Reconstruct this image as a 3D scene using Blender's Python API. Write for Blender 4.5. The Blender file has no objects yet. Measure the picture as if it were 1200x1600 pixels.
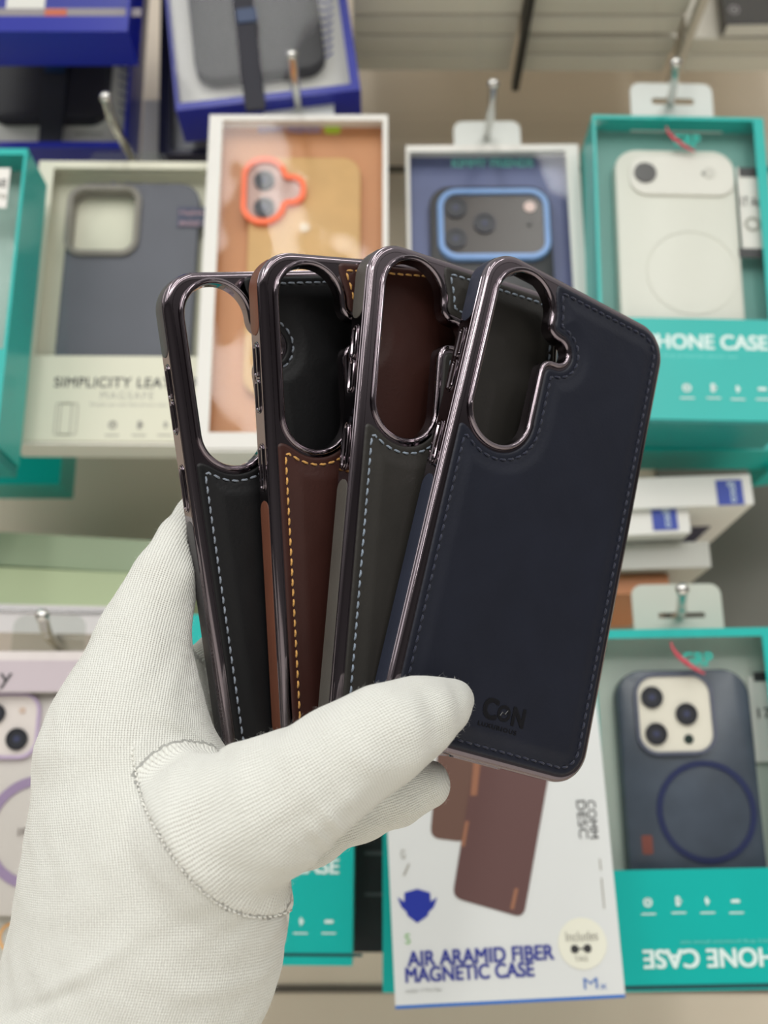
import bpy, bmesh, math, random
import numpy as np
from mathutils import Matrix, Vector

random.seed(7)
rng = np.random.default_rng(7)
scene = bpy.context.scene
COL = scene.collection
R = math.radians

# ------------------------------------------------------------------ camera
F = 1746.0                                   # focal length in pixels of the 1200x1600 frame
PITCH = R(16)
CAM_Z = 1.30
cam_data = bpy.data.cameras.new('camera')
cam_data.sensor_fit = 'VERTICAL'
cam_data.sensor_height = 24.0
cam_data.lens = 24.0 * F / 1600.0
cam_data.clip_start = 0.02
cam_data.dof.use_dof = True
cam_data.dof.focus_distance = 0.325
cam_data.dof.aperture_fstop = 7.2
cam = bpy.data.objects.new('camera', cam_data)
COL.objects.link(cam)
CM = Matrix.Translation((0, 0, CAM_Z)) @ Matrix.Rotation(math.pi / 2 + PITCH, 4, 'X')
cam.matrix_world = CM
scene.camera = cam

# ------------------------------------------------------------------ exposure, world, ceiling lamps, fill panels
scene.view_settings.view_transform = 'Standard'
scene.view_settings.look = 'None'
scene.view_settings.gamma = 1.0
scene.view_settings.use_curve_mapping = False
scene.view_settings.exposure = -0.2
scene.cycles.max_bounces = 8
scene.cycles.transparent_max_bounces = 12
scene.cycles.sample_clamp_indirect = 4.0

world = bpy.data.worlds.new('shop_ambient')
scene.world = world
world.use_nodes = True
wn = world.node_tree
wn.nodes.clear()
w_out = wn.nodes.new('ShaderNodeOutputWorld')
w_bg = wn.nodes.new('ShaderNodeBackground')
w_tc = wn.nodes.new('ShaderNodeTexCoord')
w_sep = wn.nodes.new('ShaderNodeSeparateXYZ')
w_map = wn.nodes.new('ShaderNodeMapRange')
w_ramp = wn.nodes.new('ShaderNodeValToRGB')
w_map.inputs['From Min'].default_value = -1
w_map.inputs['From Max'].default_value = 1
w_ramp.color_ramp.elements[0].position = 0.30
w_ramp.color_ramp.elements[0].color = (0.24, 0.235, 0.225, 1)
w_ramp.color_ramp.elements[1].position = 0.86
w_ramp.color_ramp.elements[1].color = (0.95, 0.95, 0.93, 1)
e = w_ramp.color_ramp.elements.new(0.545); e.color = (0.085, 0.08, 0.08, 1)
e = w_ramp.color_ramp.elements.new(0.66); e.color = (0.62, 0.61, 0.59, 1)
wn.links.new(w_tc.outputs['Generated'], w_sep.inputs[0])
wn.links.new(w_sep.outputs['Z'], w_map.inputs['Value'])
wn.links.new(w_map.outputs[0], w_ramp.inputs[0])
wn.links.new(w_ramp.outputs[0], w_bg.inputs['Color'])
w_bg.inputs['Strength'].default_value = 0.85
wn.links.new(w_bg.outputs[0], w_out.inputs[0])

def area(name, loc, rot, sx, sy, watts, color=(1, 1, 1)):
    d = bpy.data.lights.new(name, 'AREA')
    d.shape = 'RECTANGLE'; d.size = sx; d.size_y = sy
    d.energy = watts; d.color = color
    o = bpy.data.objects.new(name, d)
    o.location = loc; o.rotation_euler = rot
    COL.objects.link(o)
    return o

# ceiling strip lamps of the shop behind the photographer, turned a little towards the display wall, and two fill panels
for x in (-1.25, -0.30, 0.42, 1.3):
    area('ceiling_strip_light', (x, -1.55, CAM_Z + 1.25), (R(22), 0, 0), 0.15, 2.2, 13.5, (1.0, 0.985, 0.955))
area('fill_panel_light', (0.3, -2.6, CAM_Z + 1.3), (0, 0, 0), 1.6, 0.6, 30, (1.0, 0.98, 0.95))  # panel added to brighten the floor and its bounce onto the display
area('fill_panel_light', (-1.6, -0.9, CAM_Z + 1.05), (0, R(-42), 0), 1.0, 1.6, 10, (1.0, 0.99, 0.97))

# ------------------------------------------------------------------ helpers: pixel rays
def ray_cam(px, py):
    return Vector(((px - 600.0) / F, -(py - 800.0) / F, -1.0))
def cam_pt(px, py, depth):                   # point in camera space (metres)
    return ray_cam(px, py) * depth
def at(px, py, Y):                           # world point on the vertical plane at distance Y
    o = CM.translation
    d = CM.to_3x3() @ ray_cam(px, py)
    return o + d * ((Y - o.y) / d.y)

# ------------------------------------------------------------------ helpers: materials
MATS = {}
def srgb(r, g, b):
    def c(u):
        u /= 255.0
        return u / 12.92 if u <= 0.04045 else ((u + 0.055) / 1.055) ** 2.4
    return (c(r), c(g), c(b), 1)
def mat(name, col, rough=0.5, metal=0.0, noise=0.0, nscale=60.0, bump=0.0, bscale=300.0, coat=0.0, spec=0.5, sheen=0.0):
    if name in MATS: return MATS[name]
    m = bpy.data.materials.new(name); m.use_nodes = True
    nt = m.node_tree; b = nt.nodes['Principled BSDF']
    b.inputs['Roughness'].default_value = rough
    b.inputs['Metallic'].default_value = metal
    b.inputs['Coat Weight'].default_value = coat
    b.inputs['Specular IOR Level'].default_value = spec
    b.inputs['Sheen Weight'].default_value = sheen
    tc = nt.nodes.new('ShaderNodeTexCoord')
    if noise:
        n = nt.nodes.new('ShaderNodeTexNoise'); n.inputs['Scale'].default_value = nscale; n.inputs['Detail'].default_value = 4
        nt.links.new(tc.outputs['Object'], n.inputs['Vector'])
        r = nt.nodes.new('ShaderNodeValToRGB')
        r.color_ramp.elements[0].position = 0.3; r.color_ramp.elements[1].position = 0.7
        r.color_ramp.elements[0].color = tuple(c * (1 - noise) for c in col[:3]) + (1,)
        r.color_ramp.elements[1].color = tuple(min(1, c * (1 + noise)) for c in col[:3]) + (1,)
        nt.links.new(n.outputs['Fac'], r.inputs[0]); nt.links.new(r.outputs[0], b.inputs['Base Color'])
    else:
        b.inputs['Base Color'].default_value = col
    if bump:
        n2 = nt.nodes.new('ShaderNodeTexNoise'); n2.inputs['Scale'].default_value = bscale; n2.inputs['Detail'].default_value = 3
        bp = nt.nodes.new('ShaderNodeBump'); bp.inputs['Strength'].default_value = bump; bp.inputs['Distance'].default_value = 0.0005
        nt.links.new(tc.outputs['Object'], n2.inputs['Vector'])
        nt.links.new(n2.outputs['Fac'], bp.inputs['Height']); nt.links.new(bp.outputs[0], b.inputs['Normal'])
    MATS[name] = m
    return m
def film(name, tint=(1, 1, 1, 1), gloss=1.0, wav=0.25):
    if name in MATS: return MATS[name]
    m = bpy.data.materials.new(name); m.use_nodes = True
    nt = m.node_tree; nt.nodes.clear()
    out = nt.nodes.new('ShaderNodeOutputMaterial')
    tr = nt.nodes.new('ShaderNodeBsdfTransparent'); tr.inputs['Color'].default_value = tint
    gl = nt.nodes.new('ShaderNodeBsdfGlossy'); gl.inputs['Roughness'].default_value = 0.04
    gl.inputs['Color'].default_value = (gloss, gloss, gloss, 1)
    fr = nt.nodes.new('ShaderNodeFresnel'); ge = nt.nodes.new('ShaderNodeNewGeometry')
    mr = nt.nodes.new('ShaderNodeMapRange'); mr.inputs['To Min'].default_value = 1.45; mr.inputs['To Max'].default_value = 1 / 1.45
    nt.links.new(ge.outputs['Backfacing'], mr.inputs['Value']); nt.links.new(mr.outputs[0], fr.inputs['IOR'])
    mx = nt.nodes.new('ShaderNodeMixShader')
    tc = nt.nodes.new('ShaderNodeTexCoord')
    n = nt.nodes.new('ShaderNodeTexNoise'); n.inputs['Scale'].default_value = 22; n.inputs['Detail'].default_value = 1
    bp = nt.nodes.new('ShaderNodeBump'); bp.inputs['Strength'].default_value = wav; bp.inputs['Distance'].default_value = 0.002
    nt.links.new(tc.outputs['Object'], n.inputs['Vector']); nt.links.new(n.outputs['Fac'], bp.inputs['Height'])
    nt.links.new(bp.outputs[0], gl.inputs['Normal'])
    nt.links.new(fr.outputs[0], mx.inputs[0]); nt.links.new(tr.outputs[0], mx.inputs[1]); nt.links.new(gl.outputs[0], mx.inputs[2])
    nt.links.new(mx.outputs[0], out.inputs[0])
    MATS[name] = m
    return m

# ------------------------------------------------------------------ helpers: objects
def tag(o, label=None, cat=None, group=None, kind=None):
    if label: o['label'] = label
    if cat: o['category'] = cat
    if group: o['group'] = group
    if kind: o['kind'] = kind
    return o
def empty(name, M, label, cat, group=None):
    o = bpy.data.objects.new(name, None); COL.objects.link(o)
    o.empty_display_size = 0.01
    o.matrix_world = M
    return tag(o, label, cat, group)
def link_mesh(name, me, m, parent=None, M=None, smooth=None):
    if m: me.materials.append(m)
    if smooth is not None:
        me.polygons.foreach_set('use_smooth', [True] * len(me.polygons))
        if smooth > 0: me.set_sharp_from_angle(angle=R(smooth))
    o = bpy.data.objects.new(name, me); COL.objects.link(o)
    if parent: o.parent = parent
    if M is not None: o.matrix_world = M
    return o

class MB:
    """collects shapes; build() links them as one mesh object"""
    def __init__(s): s.v = []; s.f = []
    def add(s, vs, fs):
        n = len(s.v); s.v += [tuple(p) for p in vs]; s.f += [tuple(i + n for i in f) for f in fs]; return s
    def box(s, x0, x1, y0, y1, z0, z1):
        return s.add([(x0, y0, z0), (x1, y0, z0), (x1, y1, z0), (x0, y1, z0), (x0, y0, z1), (x1, y0, z1), (x1, y1, z1), (x0, y1, z1)],
                     [(0, 3, 2, 1), (4, 5, 6, 7), (0, 1, 5, 4), (1, 2, 6, 5), (2, 3, 7, 6), (3, 0, 4, 7)])
    def loft(s, loops, cap0=True, cap1=True):
        n = len(loops[0]); vs = [p for l in loops for p in l]; fs = []
        for k in range(len(loops) - 1):
            a, b = k * n, (k + 1) * n
            for i in range(n):
                j = (i + 1) % n
                fs.append((a + i, a + j, b + j, b + i))
        if cap0: fs.append(tuple(reversed(range(n))))
        if cap1: fs.append(tuple(range((len(loops) - 1) * n, len(loops) * n)))
        return s.add(vs, fs)
    def slab(s, pts, z0, z1, bev=0.0):       # convex-ish outline extruded; pts counter-clockwise
        if bev:
            return s.loft([[(x, y, z0) for x, y in pts], [(x, y, z1 - bev) for x, y in pts],
                           [(x, y, z1 - bev * .35) for x, y in inset(pts, bev * .3)], [(x, y, z1) for x, y in inset(pts, bev)]])
        return s.loft([[(x, y, z0) for x, y in pts], [(x, y, z1) for x, y in pts]])
    def disc(s, x, y, r, z0, z1, n=32, bev=0.0):
        return s.slab([(x + r * math.cos(2 * math.pi * i / n), y + r * math.sin(2 * math.pi * i / n)) for i in range(n)], z0, z1, bev)
    def ring(s, outer, inner, z0, z1):       # two loops with the same number of points
        n = len(outer)
        L = [[(x, y, z0) for x, y in inner], [(x, y, z0) for x, y in outer], [(x, y, z1) for x, y in outer], [(x, y, z1) for x, y in inner]]
        vs = [p for l in L for p in l]; fs = []
        for k in range(4):
            a, b = k * n, ((k + 1) % 4) * n
            for i in range(n):
                j = (i + 1) % n; fs.append((a + i, a + j, b + j, b + i))
        return s.add(vs, fs)
    def annulus(s, x, y, ro, ri, z0, z1, n=48, a0=0, a1=2 * math.pi):
        if a1 - a0 > 6.28:
            c = [(math.cos(2 * math.pi * i / n), math.sin(2 * math.pi * i / n)) for i in range(n)]
            return s.ring([(x + ro * a, y + ro * b) for a, b in c], [(x + ri * a, y + ri * b) for a, b in c], z0, z1)
        c = [(math.cos(a0 + (a1 - a0) * i / n), math.sin(a0 + (a1 - a0) * i / n)) for i in range(n + 1)]
        return s.slab([(x + ro * a, y + ro * b) for a, b in c] + [(x + ri * a, y + ri * b) for a, b in reversed(c)], z0, z1)
    def tube(s, pts, r, n=10, closed=False):
        pts = [Vector(p) for p in pts]; m = len(pts); loops = []
        rr = r if isinstance(r, (list, tuple)) else [r] * m
        up = None
        for i, p in enumerate(pts):
            if closed: t = pts[(i + 1) % m] - pts[i - 1]
            else: t = pts[min(i + 1, m - 1)] - pts[max(i - 1, 0)]
            t.normalize()
            if up is None:
                up = t.orthogonal().normalized()
            else:
                up = (up - t * up.dot(t)).normalized()
            w = t.cross(up)
            loops.append([p + (up * math.cos(2 * math.pi * k / n) + w * math.sin(2 * math.pi * k / n)) * rr[i] for k in range(n)])
        if closed: loops.append(loops[0]); return s.loft(loops, False, False)
        return s.loft(loops)
    def build(s, name, m, parent=None, M=None, smooth=None):
        me = bpy.data.meshes.new(name); me.from_pydata(s.v, [], s.f); me.update()
        return link_mesh(name, me, m, parent, M, smooth)

def inset(pts, d):                            # move a counter-clockwise outline inwards by d
    n = len(pts); out = []
    for i in range(n):
        x0, y0 = pts[i - 1]; x1, y1 = pts[i]; x2, y2 = pts[(i + 1) % n]
        a = Vector((x1 - x0, y1 - y0)); b = Vector((x2 - x1, y2 - y1))
        if a.length < 1e-9: a = b
        if b.length < 1e-9: b = a
        a.normalize(); b.normalize()
        na, nb = Vector((-a.y, a.x)), Vector((-b.y, b.x))
        k = na + nb
        if k.length < 1e-6: k = na
        k.normalize()
        c = max(0.4, k.dot(na))
        out.append((x1 + k.x * d / c, y1 + k.y * d / c))
    return out
def rrect(x0, x1, y0, y1, r, n=8):            # counter-clockwise rounded rectangle
    r = min(r, (x1 - x0) / 2 - 1e-6, (y1 - y0) / 2 - 1e-6)
    p = []
    for cx, cy, a in ((x1 - r, y0 + r, -90), (x1 - r, y1 - r, 0), (x0 + r, y1 - r, 90), (x0 + r, y0 + r, 180)):
        for i in range(n + 1):
            t = R(a + 90 * i / n); p.append((cx + r * math.cos(t), cy + r * math.sin(t)))
    return p
def curve_mesh(cu):
    o = bpy.data.objects.new('tmp', cu); COL.objects.link(o)
    dg = bpy.context.evaluated_depsgraph_get(); dg.update()
    me = bpy.data.meshes.new_from_object(o.evaluated_get(dg))
    bpy.data.objects.remove(o); bpy.data.curves.remove(cu)
    return me
def plate(name, polys, z0, z1, m, parent, M=None, bev=0.0, smooth=None):   # outline with holes
    cu = bpy.data.curves.new('p', 'CURVE'); cu.dimensions = '2D'; cu.fill_mode = 'BOTH'
    cu.extrude = (z1 - z0) / 2 - bev; cu.bevel_depth = bev; cu.bevel_resolution = 2; cu.offset = -bev
    for pts in polys:
        s = cu.splines.new('POLY'); s.points.add(len(pts) - 1)
        for i, (x, y) in enumerate(pts): s.points[i].co = (x, y, 0, 1)
        s.use_cyclic_u = True
    me = curve_mesh(cu)
    me.transform(Matrix.Translation((0, 0, (z0 + z1) / 2)))
    me.name = name
    return link_mesh(name, me, m, parent, M, smooth)
def text(name, body, x, y, z, width, m, parent, height=None, rot=0.0, weight=0.0, align='LEFT', spacing=1.0, depth=0.00015):
    """lettering fitted to a width (and height), lower left corner at x, y"""
    cu = bpy.data.curves.new('t', 'FONT'); cu.body = body; cu.size = 0.01; cu.extrude = depth
    cu.space_character = spacing
    cu.align_x = 'LEFT'
    me = curve_mesh(cu); me.name = name
    co = np.empty(len(me.vertices) * 3); me.vertices.foreach_get('co', co); co = co.reshape(-1, 3)
    lo, hi = co.min(0), co.max(0)
    if weight:                                # bolder strokes: overlapping copies of the letters
        bm = bmesh.new()
        for i_, (dx, dy) in enumerate(((-1, -.6), (1, -.6), (-1, .6), (1, .6))):
            t_ = me.copy(); t_.transform(Matrix.Translation((dx * weight, dy * weight, i_ * 3e-5))); bm.from_mesh(t_); bpy.data.meshes.remove(t_)
        bm.to_mesh(me); bm.free()
        co = np.empty(len(me.vertices) * 3); me.vertices.foreach_get('co', co); co = co.reshape(-1, 3); lo, hi = co.min(0), co.max(0)
    k = width / (hi[0] - lo[0]); ky = k if height is None else height / (hi[1] - lo[1])
    co[:, 0] = (co[:, 0] - lo[0]) * k; co[:, 1] = (co[:, 1] - lo[1]) * ky
    c, s_ = math.cos(rot), math.sin(rot)
    xy = co[:, :2] @ np.array([[c, s_], [-s_, c]])
    co[:, 0] = xy[:, 0] + x; co[:, 1] = xy[:, 1] + y; co[:, 2] += z
    me.vertices.foreach_set('co', co.ravel()); me.update()
    return link_mesh(name, me, m, parent)

# ================================================================== PHONE CASES (local millimetres -> metres)
S = 0.001
CW, CH, CT, CR = 37.0, 75.7, 9.3, 11.0        # half width, half height, thickness, corner radius

def sd_rbox(X, Y, x0, x1, y0, y1, r):        # signed distance, negative inside
    cx, cy, hx, hy = (x0 + x1) / 2, (y0 + y1) / 2, (x1 - x0) / 2 - r, (y1 - y0) / 2 - r
    qx, qy = np.abs(X - cx) - hx, np.abs(Y - cy) - hy
    return np.hypot(np.maximum(qx, 0), np.maximum(qy, 0)) + np.minimum(np.maximum(qx, qy), 0) - r
def smin(a, b, k):
    h = np.maximum(k - np.abs(a - b), 0) / k
    return np.minimum(a, b) - h * h * k * 0.25
def smax(a, b, k): return -smin(-a, -b, k)

GX, GY = np.meshgrid(np.arange(-40, 40.01, 0.4), np.arange(-79, 79.01, 0.4))
pill = sd_rbox(GX, GY, -33.1, -9.0, 14.3, 73.6, 12.0)
bump = sd_rbox(GX, GY, -16.0, -0.2, 46.8, 57.6, 5.4)
D_CUT = smin(pill, bump, 3.0)                 # outer edge of the raised camera ring
keep = smin(smin(D_CUT - 0.6, sd_rbox(GX, GY, -60, -21, 18.2, 110, 1.0), 2.5), sd_rbox(GX, GY, -60, -10.6, 62, 110, 1.0), 2.0)
D_LEA = smax(sd_rbox(GX, GY, -CW + 2.9, CW - 2.3, -CH + 2.3, CH - 2.2, CR - 2.4), -keep, 1.6)
# true distances for the leather outline (re-distance so that offsets stay even)
def contour(D, level):
    """longest closed contour of grid D at level, as an ordered polyline in mm"""
    A = D - level; ny, nx = A.shape; seg = {}
    def ip(i0, j0, i1, j1):
        a, b = A[i0, j0], A[i1, j1]; t = a / (a - b)
        return (GX[i0, j0] + t * (GX[i1, j1] - GX[i0, j0]), GY[i0, j0] + t * (GY[i1, j1] - GY[i0, j0]))
    sg = A < 0
    mixed = np.argwhere((sg[:-1, :-1] != sg[1:, 1:]) | (sg[:-1, 1:] != sg[1:, :-1]) | (sg[:-1, :-1] != sg[:-1, 1:]))
    links = {}
    for i, j in mixed:
        c = [(i, j), (i, j + 1), (i + 1, j + 1), (i + 1, j)]
        cr = []
        for k in range(4):
            a, b = c[k], c[(k + 1) % 4]
            if sg[a] != sg[b]: cr.append((min(a, b), max(a, b)))
        if len(cr) == 2: pairs = [(cr[0], cr[1])]
        elif len(cr) == 4: pairs = [(cr[0], cr[1]), (cr[2], cr[3])]
        else: continue
        for p, q in pairs:
            links.setdefault(p, []).append(q); links.setdefault(q, []).append(p)
    best = []
    seen = set()
    for st in links:
        if st in seen: continue
        path = [st]; seen.add(st); cur = st
        while True:
            nx_ = [q for q in links[cur] if q not in seen]
            if not nx_: break
            cur = nx_[0]; seen.add(cur); path.append(cur)
        if len(path) > len(best): best = path
    return np.array([ip(a[0], a[1], b[0], b[1]) for a, b in best])
def resample(P, step, smooth=0):
    P = np.asarray(P)
    for _ in range(smooth): P = 0.5 * P + 0.25 * (np.roll(P, 1, 0) + np.roll(P, -1, 0))
    Q = np.r_[P, P[:1]]; L = np.r_[0, np.cumsum(np.hypot(*np.diff(Q, axis=0).T))]
    n = int(round(L[-1] / step)); s = np.linspace(0, L[-1], n, endpoint=False)
    return np.c_[np.interp(s, L, Q[:, 0]), np.interp(s, L, Q[:, 1])]
def area2(P): return 0.5 * np.sum(P[:, 0] * np.roll(P[:, 1], -1) - np.roll(P[:, 0], -1) * P[:, 1])
def ccw(P): return P if area2(P) > 0 else P[::-1]
def normals2(P):                              # outward normals of a counter-clockwise loop
    t = np.roll(P, -1, 0) - np.roll(P, 1, 0); t /= np.linalg.norm(t, axis=1)[:, None] + 1e-12
    return np.c_[t[:, 1], -t[:, 0]]

def fill_distance(mask):
    """distance (mm) from each grid cell inside mask to the outline polyline"""
    out = ccw(resample(contour(D_LEA, 0.0), 0.35, 2))
    d = np.full(GX.shape, 99.0)
    idx = np.argwhere(mask)
    pts = np.c_[GX[mask], GY[mask]]
    for k in range(0, len(pts), 4000):
        p = pts[k:k + 4000]
        dd = np.sqrt(((p[:, None, :] - out[None]) ** 2).sum(2)).min(1)
        d[idx[k:k + 4000, 0], idx[k:k + 4000, 1]] = dd
    return d, out
LMASK = D_LEA < 0
LDIST, LOUT = fill_distance(LMASK)
LDIST = np.where(LMASK, LDIST, -np.abs(D_LEA))

# --- shared meshes
def sweep2(P, prof, closed_prof=True):        # P ccw loop (mm), profile of (outward offset, z)
    N = normals2(P); n = len(P); loops = [np.c_[P + N * o, np.full(n, z)] for o, z in prof]
    mb = MB(); L = loops + ([loops[0]] if closed_prof else [])
    mb.loft([[tuple(p * S) for p in l] for l in L], False, False)
    return mb
OUT = np.array(rrect(-CW, CW, -CH, CH, CR, 14))
OUT = ccw(resample(OUT, 1.0))
RING_OUT = ccw(resample(contour(D_CUT, 0.0), 0.55, 4))
HOLE = ccw(resample(contour(D_CUT, -1.1), 0.55, 4))
me_shell = sweep2(OUT, [(-1.8, -1.3), (-1.6, -CT + 0.9), (-1.3, -CT + 0.1), (-0.8, -CT), (-0.3, -CT + 0.25), (0, -CT + 0.9),
                        (0.0, -2.2), (-0.14, -2.0), (-0.14, -1.85), (0.0, -1.65), (-0.08, -1.2), (-0.3, -0.75), (-0.42, -0.72), (-0.62, -0.45),
                        (-1.1, -0.12), (-1.7, 0.0), (-2.6, 0.0), (-2.6, -1.3)])
LINER = sweep2(OUT, [(-1.75, -1.5), (-1.6, -CT + 1.0), (-1.95, -CT + 1.0), (-2.1, -1.5)])
me_ring = sweep2(RING_OUT, [(0.0, -0.1), (-0.05, 0.45), (-0.25, 0.85), (-0.6, 1.05), (-0.75, 1.0), (-0.85, 1.1), (-1.25, 1.05), (-1.65, 0.7), (-1.85, 0.2), (-1.92, -1.0), (-1.95, -3.6), (-0.9, -3.6)])

def leather_mesh():
    gy = 1
    D = LDIST
    h = 0.42 * np.clip(D / 0.6, 0, 1) ** 0.5
    h = h - 0.16 * np.exp(-((D - 2.25) / 0.5) ** 2)
    t = np.clip((D - 2.4) / 5.0, 0, 1); h = h + 0.62 * t * t * (3 - 2 * t)
    wr = 0.035 * np.sin(GX * 0.55 + 1.3 * np.sin(GY * 0.21)) * np.sin(GY * 0.37 + GX * 0.13) * t
    h = h + wr
    gyy, gxx = np.gradient(D_LEA, 0.4)
    gl = np.hypot(gxx, gyy) + 1e-9
    X = GX.copy(); Y = GY.copy()
    outm = ~LMASK
    X[outm] -= (D_LEA * gxx / gl ** 2)[outm]; Y[outm] -= (D_LEA * gyy / gl ** 2)[outm]
    h = np.where(outm, 0.0, h)
    cell = LMASK[:-1, :-1] | LMASK[1:, :-1] | LMASK[:-1, 1:] | LMASK[1:, 1:]
    used = np.zeros(GX.shape, bool)
    ij = np.argwhere(cell)
    for di, dj in ((0, 0), (0, 1), (1, 0), (1, 1)): used[ij[:, 0] + di, ij[:, 1] + dj] = True
    ids = -np.ones(GX.shape, int); ids[used] = np.arange(used.sum())
    V = np.c_[X[used], Y[used], h[used] + 0.02] * S
    i, j = ij[:, 0], ij[:, 1]
    Fc = np.c_[ids[i, j], ids[i, j + 1], ids[i + 1, j + 1], ids[i + 1, j]]
    me = bpy.data.meshes.new('leather_panel'); me.from_pydata(V.tolist(), [], Fc.tolist()); me.update()
    return me
ME_LEATHER = leather_mesh()

def stitch_mb():
    P = ccw(resample(contour(-LDIST, -2.25), 0.25, 3))
    L = len(P); pitch = 12; mb = MB(); N = normals2(P)
    for k in range(0, L - pitch // 2, pitch):
        a = P[k]; b = P[(k + 9) % L]; m = P[(k + 4) % L]; n = N[(k + 4) % L]
        q = n * 0.12
        pts = [(a[0] - q[0], a[1] - q[1], 0.12), (a[0] * .8 + b[0] * .2, a[1] * .8 + b[1] * .2, 0.5), (m[0], m[1], 0.62),
               (a[0] * .2 + b[0] * .8 + q[0], a[1] * .2 + b[1] * .8 + q[1], 0.5), (b[0] + q[0], b[1] + q[1], 0.12)]
        mb.tube([Vector(p) * S for p in pts], [0.16 * S, 0.33 * S, 0.36 * S, 0.33 * S, 0.16 * S], 6)
    return mb
STITCH = stitch_mb()

# outline arclength parameter for the side inlays
def inlay_mesh(s_pts, half):                  # s_pts: dense path of (x, y, nx, ny) ; rounded ends
    P = np.array(s_pts); n = len(P)
    L = np.r_[0, np.cumsum(np.hypot(np.diff(P[:, 0]), np.diff(P[:, 1])))]
    rows = []
    zc = -5.35
    for k in range(n):
        e_ = min(L[k], L[-1] - L[k]); hw = half if e_ >= half else math.sqrt(max(1e-4, half ** 2 - (half - e_) ** 2))
        row = []
        for u, o in ((-1.0, -0.1), (-0.97, 0.14), (-0.8, 0.2), (0, 0.22), (0.8, 0.2), (0.97, 0.14), (1.0, -0.1)):
            row.append(((P[k, 0] + P[k, 2] * o) * S, (P[k, 1] + P[k, 3] * o) * S, (zc + u * hw) * S))
        rows.append(row)
    mb = MB(); m = len(rows[0])
    fs = []
    for k in range(n - 1):
        for i in range(m - 1):
            a = k * m + i; fs.append((a, a + m, a + m + 1, a + 1))
    mb.add([p for r in rows for p in r], fs)
    return mb
NOUT = normals2(OUT)
def left_run(y0, y1):                         # left wall going up from y0 to y1, optionally round the top corner
    ys = np.arange(y0, min(y1, CH - CR), 0.35)
    return [(-CW, y, -1, 0) for y in ys]
def corner_run(cx, cy, a0, a1):
    return [(cx + CR * math.cos(R(a)), cy + CR * math.sin(R(a)), math.cos(R(a)), math.sin(R(a))) for a in np.linspace(a0, a1, 26)]
INLAY_UP = inlay_mesh(left_run(51.0, CH - CR) + corner_run(-CW + CR, CH - CR, 180, 122), 3.0)
INLAY_LOW = inlay_mesh(list(reversed(corner_run(-CW + CR, -CH + CR, 180, 225))) + left_run(-CH + CR, 1.6), 3.0)

def stadium_yz(y0, y1, zc, hw, n=9):          # outline of a pill in the left wall, as (y, z)
    p = []
    for i in range(n + 1):
        t = math.pi * i / n; p.append((y1 - hw + hw * math.sin(t), zc + hw * math.cos(t)))
    for i in range(n + 1):
        t = math.pi * i / n; p.append((y0 + hw - hw * math.sin(t), zc - hw * math.cos(t)))
    return p
def wall_loft(rings):                         # rings of (outline, outward offset) on the left wall
    mb = MB()
    L = [[((-CW - o) * S, y * S, z * S) for y, z in pl] for pl, o in rings]
    mb.loft(L, False, True)
    return mb
def button_mb(y0, y1):
    mb = wall_loft([(stadium_yz(y0, y1, -5.4, 1.55), -0.2), (stadium_yz(y0, y1, -5.4, 1.5), 0.35), (stadium_yz(y0 + .2, y1 - .2, -5.4, 1.3), 0.55),
                    (stadium_yz(y0 + .45, y1 - .45, -5.4, 1.05), 0.5), (stadium_yz(y0 + .8, y1 - .8, -5.4, 0.7), 0.15)])
    return mb
def frame_ring_mb(y0, y1):
    mb = MB()
    L = [(stadium_yz(y0 - .5, y1 + .5, -5.4, 2.1), 0.02), (stadium_yz(y0 - .5, y1 + .5, -5.4, 2.05), 0.2), (stadium_yz(y0 - .3, y1 + .3, -5.4, 1.8), 0.16), (stadium_yz(y0 - .2, y1 + .2, -5.4, 1.72), -0.15)]
    mb.loft([[((-CW - o) * S, y * S, z * S) for y, z in pl] for pl, o in L], False, False)
    return mb

CHROME = mat('gunmetal_chrome', (0.215, 0.182, 0.2, 1), rough=0.075, metal=1.0)
LINING = mat('microfibre_lining', (0.012, 0.011, 0.011, 1), rough=0.95)
BLACKP = mat('black_plastic', (0.01, 0.01, 0.011, 1), rough=0.35)

def leather_mat(name, col, rough=0.45):
    return mat(name, col, rough=rough, noise=0.10, nscale=55, bump=0.12, bscale=900, spec=0.32)
def thread_mat(name, col):
    return mat(name, col, rough=0.8, noise=0.22, nscale=900, bump=0.6, bscale=2200, sheen=0.2)

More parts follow.
